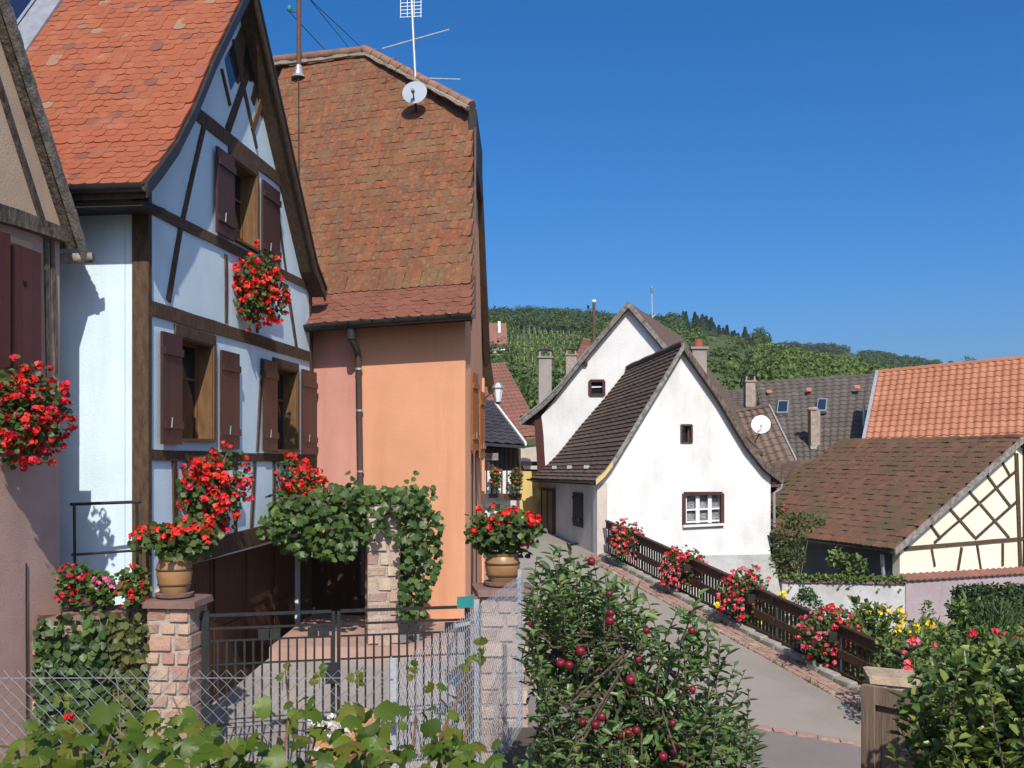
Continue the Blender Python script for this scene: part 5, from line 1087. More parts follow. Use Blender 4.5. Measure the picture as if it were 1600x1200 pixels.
def pot(name, label, base, r, h, plantcap=True):
    t = thing(name, label, 'flower pot', base)
    MB().lathe(base + UZ * .04, [(r * .72, 0), (r * .9, h * .2), (r, h * .5), (r * .98, h * .75), (r * .86, h * .9), (r * .95, h), (r * .8, h), (r * .75, h * .9)], 28).build('pot_body', 'glazed_pot', t, smooth=True)
    for f, k in ((.22, .925), (.62, 1.0)): MB().lathe(base + UZ * (.04 + h * f), [(r * k + .0, 0), (r * k + .009, .006), (r * k + .007, .014), (r * k, .018)], 28).build('pot_band', 'pot_band', t)
    MB().lathe(base, [(r * .85, 0), (r * 1.06, .015), (r * 1.1, .045), (r * .95, .045)], 28).build('saucer', 'stone_red', t, smooth=True)
    return t
pot('flower_pot', 'ochre banded pot on the pillar beside the iron gate', V((lp.x - .02, lp.y - .02, LPz.z + .075)), .165, .36)
pot('flower_pot', 'ochre banded pot on the street corner pillar behind wire fence', V((rp.x + .0, rp.y, RPz + .075)), .18, .3)

# geraniums
def geranium(name, label, c, r, nleaf, nb, pm='petal_red', br=.05, leafL=.065, box_=None, lm='leaf_geranium', group=None, trail=0, face=V((0, -1, 0)), second=None, top=False):
    t = thing(name, label, 'geranium', V(c) - UZ * r[2], group); c = V(c)
    sub = [(c + V((random.uniform(-.5, .5) * r[0], random.uniform(-.5, .5) * r[1], random.uniform(-.45, .5) * r[2])), [q * random.uniform(.58, .85) for q in r]) for _ in range(6)]
    pd = [in_blob(nleaf // 6, a, b, .3) for a, b in sub]; p = np.concatenate([q[0] for q in pd]); d = np.concatenate([q[1] for q in pd]); nleaf = len(p)
    if trail: p[:, 2] -= trail * rng.random(nleaf) ** 2 * (np.abs(d[:, 0]) < .8)
    leaf_part('foliage', lm, t, p, d + rng.normal(size=p.shape) * .7, d * .5 + np.array(face) * .5 + np.array([0, 0, .6]) + rng.normal(size=p.shape) * .35, leafL, leafL * 1.1, .12, .1)
    qe = [in_blob(nb // 2 + 8, a, [x * 1.06 for x in b], .88) for a, b in sub]; q = np.concatenate([x[0] for x in qe]); e = np.concatenate([x[1] for x in qe]); o_ = rng.permutation(len(q)); q, e = q[o_], e[o_]; keep = [tuple(x) for x, y in zip(q, e) if (V(y).dot(face) > -.25 or y[2] > .35) and (not top or y[2] > .1)][:int(nb * 1.25)]
    if trail: keep = [(x, y, z - trail * random.random() ** 2.2) for x, y, z in keep]
    k2 = int(len(keep) * .3) if second else 0
    blossoms(t, pm, keep[k2:], br)
    if k2: blossoms(t, second, keep[:k2], br)
    if box_:
        b0, bx, by, bz = box_; MB().obox(b0, bx, by, bz).build('planter', 'timber_black', t)
    st = MB()
    for i in range(14): a = c + V((random.uniform(-.4, .4) * r[0], random.uniform(-.4, .4) * r[1], -r[2] * .5)); st.tube([a, lerp(a, V(random.choice(keep)), .9)], .005, 4)
    st.build('stems', 'stem_green', t); return t
def gpx(x, y, off): return G(x, y, off)
def gboxes(x, y, off, w): p = G(x, y, off); return (p - g * w / 2, g * w, n * .18, UZ * .16)
geranium('geranium_basket', 'red hanging geraniums under the attic window of the blue house', G(405, 443, .24), (.34, .5, .42), 800, 110, 'petal_red', .05, face=n + V((0, -.6, 0)), trail=.2, box_=gboxes(405, 424, .05, .55))
geranium('geranium_basket', 'large red geraniums under the lower shuttered window nearer the house corner', G(331, 764, .24), (.34, .4, .42), 850, 130, 'petal_red', .05, face=n + V((0, -.6, 0)), trail=.2, box_=gboxes(335, 735, .04, .6), second='petal_crimson')
geranium('geranium_basket', 'red geraniums above the vine under the right-hand lower window', G(470, 752, .24), (.36, .5, .36), 720, 95, 'petal_red', .055, face=n + V((0, -.6, 0)), trail=.1, box_=gboxes(468, 735, .04, .6))
geranium('geranium_basket', 'red geraniums trailing from the pink house window box', Q(33, 672, .24), (.34, .5, .48), 1100, 150, 'petal_red', .042, .055, face=n + V((0, -.6, 0)), trail=.12, box_=(Q(8, 640, .02), g * .55, n * .2, UZ * .16), second='petal_crimson')
geranium('potted_geranium', 'red geranium growing in the banded pot beside the gate', V((lp.x - .02, lp.y - .02, LPz.z + .62)), (.34, .3, .2), 620, 34, 'petal_red', .05, .07, top=True)
geranium('potted_geranium', 'bushy red geranium in the street corner pot', V((rp.x + .0, rp.y - .02, RPz + .56)), (.38, .32, .25), 800, 34, 'petal_red', .052, .07, top=True, second='petal_crimson')

# planter wall with ivy between pink house and pillar
w0, w1 = V((-4.44, 9.0, 0)), V((lp.x - .22, lp.y - .02, 0)); wdv = (w1 - w0).normalized(); wnn = V((wdv.y, -wdv.x, 0)); zt3 = P(150, 966, 9.1).z
PWl = thing('planter_wall', 'low stone planter wall overgrown with ivy beside the pink house', 'wall', w0 + UZ * YARD)
MB().obox(w0 + UZ * YARD, w1 - w0, -wnn * .35, UZ * (zt3 - YARD)).build('wall_body', 'mortar', PWl)
Lw = (w1 - w0).length; z = YARD; r = 0
while z < zt3 - .05:
    u = -.1 * (r % 2)
    while u < Lw:
        l = random.uniform(.16, .28); blk('stone', 'sandstone', PWl, w0 + wdv * (u + l / 2) + wnn * .0 + UZ * (z + .07), wdv * (l - .02), wnn * .07, UZ * .125); u += l
    z += .14; r += 1
for i in range(5): blk('coping_stone', 'stone_red', PWl, lerp(w0, w1, (i + .5) / 5) - wnn * .15 + UZ * (zt3 + .03), wdv * (Lw / 5 * .97), wnn * .46, UZ * .08)
IV = thing('ivy_curtain', 'dense green ivy hanging over the planter wall', 'ivy', w0 + wdv * .5 + UZ * YARD)
N = 1500; u = rng.random(N); hgt = rng.random(N) ** .8; pos = np.array(w0)[None] + np.array(wdv)[None] * (u[:, None] * Lw) + np.array(wnn)[None] * (.06 + .16 * rng.random((N, 1)) * (.5 + np.sin(u * 9)[:, None] ** 2)); pos[:, 2] = zt3 + .08 - hgt * 1.45
k = int(N * .62); o = np.argsort(u)
fc = np.array(wnn) + np.array([0, 0, .35])
for sel, m, nm in ((o[:k], 'leaf_ivy', 'ivy_foliage'), (o[k - 60:], 'leaf_mixed', 'creeper_foliage')):
    leaf_part(nm, m, IV, pos[sel], np.array([0, 0, -.8]) + rng.normal(size=(len(sel), 3)) * .5, fc + rng.normal(size=(len(sel), 3)) * .4, .085, .075, .1, .1)
st = MB()
for i in range(12):
    a = w0 + wdv * random.uniform(.1, Lw) + wnn * .08 + UZ * zt3; st.tube([a, a + V((random.uniform(-.2, .2), -.05, -.6)), a + V((random.uniform(-.3, .3), -.05, -1.3))], .008, 4)
st.build('stems', 'stem_green', IV)
for i, (x, y, pm, lb) in enumerate(((112, 915, 'petal_crimson', 'dark red geranium on the planter wall beside the pink house'), (150, 922, 'petal_magenta', 'bright pink geranium on the middle of the planter wall'), (205, 918, 'petal_red', 'small mixed geranium on the planter wall next to the pillar'))):
    c = P(x, y, 9.1); geranium('planter_geranium', lb, c, (.16, .16, .19), 260, 16, pm, .036, .055)

# iron handrail in the passage
HR = thing('iron_handrail', 'black iron handrail in the passage beside the pale blue wall', 'handrail', P(116, 900, 9.3))
hr = lambda x, y: P(x, y, 9.5)
tube('rail', 'iron', HR, [hr(110, 788), hr(220, 784)], .016); tube('rail', 'iron', HR, [hr(112, 867), hr(214, 860)], .013)
for x in (116, 214): tube('post', 'iron', HR, [hr(x, 786), hr(x + 2, 1010)], .015)
box('landing', 'concrete', HR, V((-4.4, 9.45, YARD)), V((.6, 0, 0)), V((0, .5, 0)), UZ * 1.2)

# double iron gate
GA = thing('iron_gate', 'black wrought iron double gate between the stone pillars', 'gate', V((-1.7, 9.35, YARD)))
gA, gB = V((P(316, 960, 9.3).x, 9.3, 0)), V((P(735, 960, 9.9).x, 9.85, 0)); gd_ = (gB - gA); gl = gd_.length; gd_.normalize(); gn_ = V((gd_.y, -gd_.x, 0)); ztop = P(316, 962, 9.3).z; zbot = YARD + .08
def gp(u, z): return gA + gd_ * u + UZ * z
for nm, u, w in (('gate_post', .03, .07), ('meeting_stile', gl * .475, .035), ('meeting_stile', gl * .495, .035), ('gate_post', gl - .03, .05)):
    MB().obox(gp(u - w / 2, zbot - .06) - gn_ * w / 2, gd_ * w, gn_ * w, UZ * (ztop - zbot + (.1 if nm == 'gate_post' else .06))).build(nm, 'iron', GA)
for z_, w in ((ztop, .03), (ztop - .13, .022), (ztop - .25, .018), (ztop - .48, .018), (zbot, .03)):
    MB().obox(gp(.06, z_ - w / 2) - gn_ * w * .4, gd_ * (gl * .475 - .08), gn_ * w * .8, UZ * w).build('gate_rail', 'iron', GA); MB().obox(gp(gl * .495 + .02, z_ - w / 2) - gn_ * w * .4, gd_ * (gl * .505 - .08), gn_ * w * .8, UZ * w).build('gate_rail', 'iron', GA)
k = 30
for i in range(1, k):
    u = .06 + (gl - .12) * i / k
    if abs(u - gl * .485) < .04: continue
    MB().obox(gp(u - .0095, zbot) - gn_ * .009, gd_ * .019, gn_ * .018, UZ * (ztop - .25 - zbot)).build('bar', 'iron', GA)
for u in (.2, .38, .72, .9):
    for i in range(2): MB().obox(gp(gl * u + i * .11, ztop - .25) - gn_ * .004, gd_ * .1, gn_ * .008, UZ * .1).build('ornament', 'iron', GA)
MB().obox(gp(gl * .445, -2.28) + gn_ * .02, gd_ * .13, gn_ * .05, UZ * .2).build('lock_box', 'iron', GA)
SG = thing('teal_plate', 'small teal metal plate fixed above the gate by the corner pillar', 'plate', P(727, 942, 9.6))
box('plate', 'teal_sheet', SG, P(714, 951, 9.6), V((.17, -.03, .02)), V((0, .01, 0)), UZ * .115); tube('stay', 'iron', SG, [P(728, 951, 9.62), P(732, 962, 9.75)], .008, 5)
GB = thing('meter_box', 'grey utility box on the step beside the vine column', 'box', P(638, 1012, 13.2))
box('case', 'grey_box', GB, P(620, 1012, 13.2), V((.31, 0, 0)), V((0, .2, 0)), UZ * .26); box('lid', 'grey_box', GB, P(618, 984, 13.15), V((.34, 0, 0)), V((0, .25, 0)), UZ * .02)

# raised step, stone column and vine pergola
box('raised_step', 'step_stone', None, V((-3.25, 12.85, YARD)), V((2.4, 0, 0)), V((0, 2.9, 0)), UZ * .55, kind='structure')
cc = V((P(597, 900, 13.2).x, 13.25, 0)); zc0, zc1 = YARD + .55, P(597, 790, 13.2).z
gate_pillar('stone_column', 'rough pinkish stone column supporting the leafy vine', cc, .46, V((1, .22, 0)).normalized(), zc0, zc1, 'stone_pale', .17, cap=False)
VI = thing('grape_vine', 'leafy grape vine trained over the entrance on the stone column', 'vine', V((cc.x + .3, cc.y, YARD + .5)))
tube('trunk', 'bark', VI, [V((cc.x + .38, cc.y - .05, YARD + .55)), V((cc.x + .36, cc.y, -1.6)), V((cc.x + .1, cc.y, -.75)), V((cc.x - 1.2, cc.y, -.6)), P(440, 800, 13.6)], [.05, .045, .035, .025, .015], 8)
tube('pergola_beam', 'timber', VI, [P(430, 812, 13.6), P(650, 790, 13.3)], .05, 6); tube('pergola_beam', 'timber', VI, [P(450, 818, 14.8), P(650, 800, 14.6)], .05, 6)
VL = [lobed_leaf('leaf', 'leaf_vine', .1, .25, i) for i in range(4)]; cand = []
def vregion(x, y):
    top = np.interp(x, [405, 440, 500, 540, 560, 600, 650, 672, 685], [806, 785, 765, 752, 755, 762, 756, 752, 800])
    bot = np.interp(x, [405, 440, 480, 540, 570, 600, 622, 626, 660, 685], [832, 856, 870, 876, 850, 832, 840, 975, 970, 880])
    return top < y < bot
while len(cand) < 1150:
    x, y = random.uniform(405, 688), random.uniform(740, 978)
    if vregion(x, y): cand.append((x, y, random.uniform(12.65, 13.3) if random.random() < .6 else random.uniform(13.2, 14.6 if x < 620 else 13.6)))
for x, y, D in [(553, 745, 13), (548, 735, 13), (560, 752, 13), (648, 745, 13), (652, 735, 13), (640, 752, 13), (668, 760, 13), (415, 815, 13.4), (408, 825, 13.4)]: cand.append((x, y, D))
Ml = []
for x, y, D in cand: Ml.append(leaf_M(P(x, y, D), V((random.gauss(0, .6), random.gauss(-.2, .4), -.7 + random.gauss(0, .35))), V((random.gauss(0, .45), -.75, .65 + random.gauss(0, .35))), random.uniform(.7, 1.15)))
for i, M in enumerate(sorted(Ml, key=lambda m: m.translation.y)[:300]): place('leaf', VL[i % 4], M, VI)
shade_leaves = [leaf_M(V((random.uniform(-3.3, -1.35), random.uniform(13.0, 15.7), random.uniform(-.95, -.55))), V((random.gauss(0, 1), random.gauss(0, 1), -.3)), V((random.gauss(0, .4), -.5, 1)), random.uniform(.9, 1.5)) for _ in range(750)]  # extra leaf ceiling added to shade the entrance wall
merged('inner_foliage', VL[0], sorted(Ml, key=lambda m: m.translation.y)[300:] + shade_leaves, VI)
PT_ = thing('terracotta_planter', 'tipped terracotta pot with pale flowers inside the gate', 'flower pot', V((-1.2, 8.6, YARD)))
tb_ = V((P(592, 1110, 8.6).x, 8.6, YARD + .22)); MB().lathe(tb_, [(.2, 0), (.26, .3), (.31, .55), (.33, .58), (.28, .58)], 22, V((-.5, -.4, .8))).build('pot_body', 'terracotta', PT_, smooth=True)
pp = tb_ + V((-.5, -.4, .8)).normalized() * .6; blossoms(PT_, 'petal_white', [pp + V((random.gauss(0, .12), random.gauss(0, .1), random.gauss(0, .1))) for _ in range(34)], .05)

# chain-link fences
def chain_link(name, label, A, B, top, h, pitch, wr, posts, sag=0.0):
    L = (B - A).length; d = (B - A).normalized(); t = thing(name, label, 'fence', V((A.x, A.y, top - h))); nc = int(L / pitch * 2); nr = int(h / pitch) * 2; vs = []; fs = []; nn = V((d.y, -d.x, 0)); tri = [(nn * wr), (d * wr * .9 - nn * wr * .5), (-d * wr * .9 - nn * wr * .5)]
    def zoff(u): return top(u) if callable(top) else top
    for i in range(nc):
        for j in range(nr):
            e_ = (i + j) % 2; ua, ub = (i + e_) * pitch / 2, (i + 1 - e_) * pitch / 2
            zt_a = -j * pitch / 2; a = A + d * ua + UZ * (top + zt_a) + nn * (.004 if j % 2 else -.004); b = A + d * ub + UZ * (top + zt_a - pitch / 2) + nn * (-.004 if j % 2 else .004); o = len(vs)
            for p in (a, b):
                for q in tri: vs.append(tuple(p + q))
            for q in range(3): fs.append((o + q, o + (q + 1) % 3, o + 3 + (q + 1) % 3, o + 3 + q))
    npobj('wire_mesh', vs, [np.array(fs)], 'wire', t, kind='stuff')
    tube('top_wire', 'wire', t, [A + UZ * (top - pitch * .55), B + UZ * (top - pitch * .55)], wr * 1.1, 4)
    for u, extra in posts:
        b = A + d * u - nn * .02; m = MB(); s = .032
        m.obox(b + UZ * (top - h - .1), d * s, nn * .006, UZ * (h + .1 + extra)); m.obox(b + UZ * (top - h - .1), d * .006, -nn * s, UZ * (h + .1 + extra)); m.build('post', 'galvanised', t)
    return t
fa0, fa1 = V((-3.2, 4.95, 0)), V((-.61, 4.95, 0))
chain_link('chain_link_fence', 'galvanised chain link fence in front of the iron gate', fa0, fa1, -1.12, 1.3, .072, .0022, [(fa1 - fa0).length and ((fa1 - fa0).length - .02, .06)])
fb0, fb1 = V((-.6, 5.0, 0)), V((.11, 8.85, 0)); 
chain_link('chain_link_fence', 'chain link fence seen edge-on running back to the corner pillar', fb0, fb1, -1.1, 1.55, .062, .0019, [(2.05, .03), (3.88, .03)])
box('fence_brace', 'galvanised', bpy.data.objects['chain_link_fence.001'], V((P(710, 981, 7.2).x, 7.2, P(710, 981, 7.2).z)), V((.2, .05, .03)), V((0, .02, 0)), UZ * .025)

# ================================================================== FOREGROUND GRAPE VINE
FV = thing('foreground_vine', 'large bright green grape leaves growing along the wire fence', 'vine', V((-1.5, 4.3, -2.5)))
FL = [lobed_leaf('leaf', 'leaf_grape', .085, .3, 10 + i) for i in range(5)]
def ftop(x): return np.interp(x, [0, 40, 100, 200, 300, 340, 380, 420, 440, 520, 600, 640, 690, 725, 740, 850], [1165, 1130, 1098, 1085, 1092, 1125, 1130, 1085, 1068, 1098, 1090, 1078, 1062, 1080, 1150, 1190])
Mf = []; random.seed(11)
while len(Mf) < 285:
    x, y = random.uniform(-10, 760), random.uniform(1055, 1245); t_ = ftop(x)
    if y < t_ + abs(random.gauss(0, 14)): continue
    D = random.uniform(3.6, 4.85) if random.random() < .8 else random.uniform(5.02, 5.4)
    if y > 1130: D = random.uniform(3.4, 4.6)
    dd = V((random.gauss(0, .8), random.gauss(-.4, .5), random.gauss(-.35, .45))); nn = V((random.gauss(0, .55), -.55 + random.gauss(0, .35), .75 + random.gauss(0, .3))); Mf.append(leaf_M(P(x, y, D), dd, nn, random.uniform(.45, 1.08)))
for i, M in enumerate(Mf): place('leaf', FL[i % 5], M, FV)
merged('lower_foliage', FL[1], [leaf_M(P(random.uniform(-10, 780), random.uniform(1150, 1260), random.uniform(3.5, 4.7)), V((random.gauss(0, .8), random.gauss(-.4, .5), random.gauss(-.35, .45))), V((random.gauss(0, .55), -.55, .75)), random.uniform(.6, 1.1)) for _ in range(220)], FV)
stm = MB()
for x0, y0, x1, y1, D in ((445, 1180, 446, 1045, 4.6), (300, 1190, 270, 1090, 4.5), (630, 1200, 650, 1120, 4.3), (714, 1200, 735, 1065, 4.1), (690, 1150, 735, 1030, 4.3), (160, 1190, 178, 1080, 4.4), (560, 1200, 540, 1100, 4.3), (480, 1200, 495, 1110, 4.5), (670, 1170, 705, 1110, 4.2)):
    a, b = P(x0, y0, D), P(x1, y1, D); stm.tube([a - UZ * .5, a, lerp(a, b, .5) + V((.015, .02, 0)), b], [.007, .006, .005, .003], 5)
stm.build('stems', 'stem_red', FV)
tips = MB()
for x, y in ((446, 1045), (441, 1055), (499, 1052), (560, 1052), (735, 1030), (750, 1020)):
    c = P(x, y, 4.5); tips.tube([c - UZ * .07, c, c + V((.02, 0, .03)), c + V((.03, 0, .01))], .003, 4)
tips.build('tendrils', 'stem_green', FV)
merged('young_leaves', lobed_leaf('young', 'leaf_grape', .03, .3, 77), [leaf_M(P(x + random.uniform(-8, 8), y + random.uniform(-12, 14), 4.5), V((random.gauss(0, 1), 0, random.gauss(.3, .6))), V((random.gauss(0, .5), -1, .5)), random.uniform(.6, 1.4)) for x, y in ((446, 1050), (499, 1055), (560, 1060), (735, 1035), (752, 1020), (640, 1050), (100, 1090)) for _ in range(7)], FV)
blossoms(FV, 'petal_red', [P(108, 1121, 4.2)], .03, 'flower')

# ================================================================== APPLE TREE AND PEAR TREE
def shoot_tree(name, label, cat, base, trunk, ends, inner, mt, L, W, per, part_fruit=None, leaf_sp=.032, spread=.5):
    t = thing(name, label, cat, base); wood = MB(); pos, d, nn = [], [], []
    tube('trunk', 'bark', t, trunk, [.05 - .03 * i / (len(trunk) - 1) for i in range(len(trunk))], 8)
    for (e, ln) in ends:
        r0 = trunk[min(len(trunk) - 1, 1 + int(random.random() * (len(trunk) - 1)))]; st_ = V(e) - UZ * ln + V((random.gauss(0, .1) * ln * 2, random.gauss(0, .1), 0)); st_ = lerp(st_, r0, .12)
        mid_ = lerp(st_, V(e), .5) + V((random.gauss(0, .02), random.gauss(0, .02), 0)); wood.tube([lerp(r0, st_, .25), st_, mid_, V(e)], [.008, .006, .0045, .002], 4)
        k = int(per * ln / .4)
        for i in range(k):
            f = .12 + .88 * i / k; p = lerp(st_, mid_, f * 2) if f < .5 else lerp(mid_, V(e), f * 2 - 1); a = i * 2.4 + random.uniform(-.4, .4); out = V((math.cos(a), math.sin(a), random.uniform(.25, 1.0)))
            pos.append(p); d.append(out); nn.append(V((-out.x, -out.y, 1.2)) + V((random.gauss(0, .3), random.gauss(0, .3), 0)))
    for c, r, k in inner:
        p, q = in_blob(k, c, r, .15); pos += [V(x) for x in p]; dd = rng.normal(size=(k, 3)) * .8 + np.array([0, -.1, .25]) + q * .5; d += [V(x) for x in dd]; nn += [V(x) for x in rng.normal(size=(k, 3)) * .55 + np.array([0, -.25, .9])]
    wood.build('branches', 'bark', t); k = len(pos)
    leaf_part('crown', mt, t, pos, d, nn, L * rng.uniform(.65, 1.25, k), W * rng.uniform(.75, 1.2, k), .22, .25, kind='stuff'); return t
AB = V((.92, 6.0, -2.5)); E = []
for x, y in ((850, 880), (872, 858), (885, 848), (925, 868), (905, 905), (985, 928), (1012, 938), (958, 915), (1060, 950), (1092, 925), (1104, 955), (1080, 985), (1125, 1000), (1140, 1015), (1165, 1045), (1170, 1075), (1192, 1145), (1180, 1160), (840, 930), (830, 985), (836, 940), (862, 920), (935, 940), (970, 970), (1030, 980), (1110, 1040), (1150, 1090), (1050, 1010), (890, 960), (1000, 1000), (915, 985), (860, 1000), (1130, 1130), (830, 1040), (1085, 1050), (1015, 955), (945, 895), (1090, 940), (1150, 1035)):
    E.append((P(x, y, random.uniform(5.5, 6.5)), random.uniform(.25, .5)))
for _ in range(40): x = random.uniform(818, 960); E.append((P(x, random.uniform(865, 1010), random.uniform(5.6, 6.6)), random.uniform(.25, .45)))
for _ in range(70): x = random.uniform(825, 1165); y = random.uniform(np.interp(x, [835, 900, 1000, 1150], [980, 970, 1010, 1100]), 1240); E.append((P(x, y, random.uniform(5.3, 6.6)), random.uniform(.25, .4)))
inn = [(P(900, 1090, 6.1), (.34, .4, .5), 520), (P(1010, 1110, 6.0), (.42, .4, .42), 560), (P(1090, 1170, 5.9), (.36, .4, .35), 380), (P(870, 1000, 6.2), (.18, .3, .42), 260), (P(950, 1210, 5.8), (.6, .4, .22), 480), (P(880, 930, 6.2), (.2, .3, .3), 180), (P(960, 960, 6.2), (.24, .3, .22), 200), (P(975, 1030, 6.1), (.3, .3, .3), 180), (P(1080, 1010, 6.2), (.16, .2, .2), 110)]
AT = shoot_tree('apple_tree', 'young apple tree with dark red apples beside the wire fence', 'tree', AB, [AB, V((.93, 6.0, -1.9)), P(985, 1090, 6.0), P(1000, 1000, 6.1)], E, inn, 'leaf_apple', .08, .036, 15)
apm = MB(); apm.lathe((0, 0, 0), [(.006, -.028), (.018, -.034), (.030, -.024), (.037, 0), (.034, .02), (.02, .031), (.006, .026)], 14)
ame = bpy.data.meshes.new('apple'); ame.from_pydata(apm.v, [], apm.f); ame.materials.append(MATS['apple_skin']); ame.polygons.foreach_set('use_smooth', [True] * len(ame.polygons))
for x, y in ((876, 1036), (889, 1039), (907, 1017), (997, 1030), (924, 877), (954, 958), (953, 970), (985, 1062), (1028, 1077), (1081, 985), (940, 1120), (930, 1132), (910, 1128), (889, 1166), (972, 1148), (981, 1145), (994, 1141), (1051, 1130), (1060, 1167), (1053, 1177), (1036, 1182), (1055, 1194), (1068, 1195), (1086, 1192), (830, 975), (1082, 1077), (1010, 985), (952, 928)):
    M = Matrix.Translation(P(x, y, random.uniform(5.4, 5.8))) @ Matrix.Rotation(random.uniform(-.4, .4), 4, 'X') @ Matrix.Scale(random.uniform(.7, 1.0) * .78, 4); o = place('apple', ame, M, AT)
PB = V((3.0, 4.9, -2.5)); E = []
for x, y in ((1400, 1120), (1450, 1045), (1460, 1030), (1470, 1050), (1500, 1020), (1530, 1010), (1560, 1000), (1590, 990), (1610, 985), (1450, 1080), (1480, 1070), (1545, 1040), (1390, 1165), (1580, 1030)): E.append((P(x, y, random.uniform(4.7, 5.6)), random.uniform(.25, .45)))
for _ in range(45): x = random.uniform(1450, 1640); E.append((P(x, random.uniform(np.interp(x, [1450, 1500, 1640], [1090, 1040, 1020]), 1240), random.uniform(4.6, 5.6)), .35))
inn = [(P(1520, 1120, 5.1), (.36, .45, .26), 800), (P(1600, 1090, 5.2), (.3, .4, .3), 500), (P(1490, 1180, 5.0), (.2, .4, .2), 400), (P(1570, 1060, 5.2), (.25, .4, .18), 300), (P(1590, 1190, 4.9), (.35, .4, .25), 500)]
shoot_tree('pear_tree', 'leafy yellow-green fruit tree in the lower corner behind the wooden gate', 'tree', PB, [PB, V((2.95, 4.9, -2.1)), P(1530, 1120, 5.0)], E, inn, 'leaf_pear', .075, .042, 16)

# wooden garden gate and its stone post
WG = thing('garden_gate', 'weathered brown plank garden gate at the lower edge', 'gate', V((2.4, 6.5, -2.5)))
ga, gb_ = V((2.4, 6.5, 0)), V((3.1, 5.75, 0)); gdd = (gb_ - ga).normalized(); gnn2 = V((-gdd.y, gdd.x, 0)); gnn2 = gnn2 if gnn2.y < 0 else -gnn2; zt4 = P(1355, 1067, 6.5).z
for i in range(8): MB().obox(ga + gdd * (i * .115 + .002) + UZ * -3.2, gdd * .111, gnn2 * .025, UZ * (zt4 + 3.2 - i * .006 - random.uniform(0, .01))).build('plank', 'gate_wood', WG)
for z_ in (zt4 - .12, zt4 - .75): MB().obox(ga + gnn2 * .026 + UZ * z_, gdd * .9, gnn2 * .03, UZ * .12).build('rail', 'gate_wood', WG)
MB().obox(ga + gnn2 * .057 + UZ * -3.2, gdd * .09, gnn2 * .02, UZ * (3.2 + zt4)).build('stile', 'gate_wood', WG)
SPo = gate_pillar('stone_post', 'low rough stone post behind the plank garden gate', V((P(1392, 1060, 7.2).x + .02, 7.25, 0)), .32, V((1, -.3, 0)).normalized(), -5.5, P(1392, 1066, 7.2).z, 'stone_pale', .14, cap=False)
blk('cap_stone', 'sandstone', SPo, V((P(1392, 1060, 7.2).x + .03, 7.25, P(1392, 1060, 7.2).z)), V((.38, -.1, -.03)), V((.1, .34, .02)), UZ * .06)

# ================================================================== WOODEN RAILING WITH FLOWER BOXES
RL_ = thing('wooden_railing', 'dark brown slatted wooden railing along the sloping street', 'railing', rail_pt(.5))
rn3 = V((RN.x, RN.y, 0)); nsec = 6
def rp_(t, h, off=0.0): return rail_pt(t) + UZ * h + rn3 * off
for i in range(nsec + 1):
    t_ = i / nsec; MB().obox(rp_(t_, -.1, -.07) , V((.045, 0, 0)), V((0, .045, 0)), UZ * 1.0).build('post', 'galvanised', RL_)
for i in range(nsec):
    a, b = i / nsec + .002, (i + 1) / nsec - .002
    for nm, h0, h1 in (('top_board', .80, 1.0), ('middle_board', .40, .56), ('bottom_board', .10, .17)):
        A, B = rp_(a, h0), rp_(b, h0); MB().obox(A, B - A, -rn3 * .035, UZ * (h1 - h0)).build(nm, 'railing_wood', RL_)
    A, B = rp_(a, 1.0, .03), rp_(b, 1.0, .03); MB().obox(A, B - A, -rn3 * .11, UZ * .03).build('handrail', 'railing_wood', RL_)
    for j in range(15):
        t_ = a + (b - a) * (j + .5) / 15; p = rp_(t_, .08, -.036); MB().obox(p, V((RD.x, RD.y, 0)) * .062, -rn3 * .022, UZ * .74).build('slat', 'railing_wood', RL_)
for x, y, s, lb in ((986, 846, .42, 'pink and red geraniums on the railing end nearest the white house'), (1070, 883, .5, 'pink and red geraniums on the railing in front of the white gable'), (1168, 920, .48, 'pink and red geraniums on the railing in front of the stone plinth'), (1293, 975, .52, 'pink and red geraniums on the lowest part of the railing')):
    best = min(np.linspace(0, 1, 200), key=lambda q: abs(px(rp_(q, .9))[0] - x)); c = rp_(best, .93 + (708 - y - (708 - px(rp_(best, .93))[1])) * 0, .08)
    geranium('railing_geranium', lb, c, (s, .3, .38), 800, 90, 'petal_pink', .06, .075, trail=.4, second='petal_red', box_=(rp_(best, .72, .06) - V((RD.x, RD.y, 0)) * .35, V((RD.x, RD.y, 0)) * .7 + UZ * (rail_pt(min(1, best + .03)).z - rail_pt(best).z) * 1.0, rn3 * .18, UZ * .17), group='geranium boxes along the railing')
for x, y, lb in ((772, 738, 'trailing flower box on the balcony nearer the orange house'), (806, 740, 'trailing flower box on the far end of the balcony')): geranium('balcony_flowers', lb, P(x, y, 30.6), (.2, .15, .2), 220, 12, 'petal_red', .05, .09, trail=.5, lm='leaf_mixed')

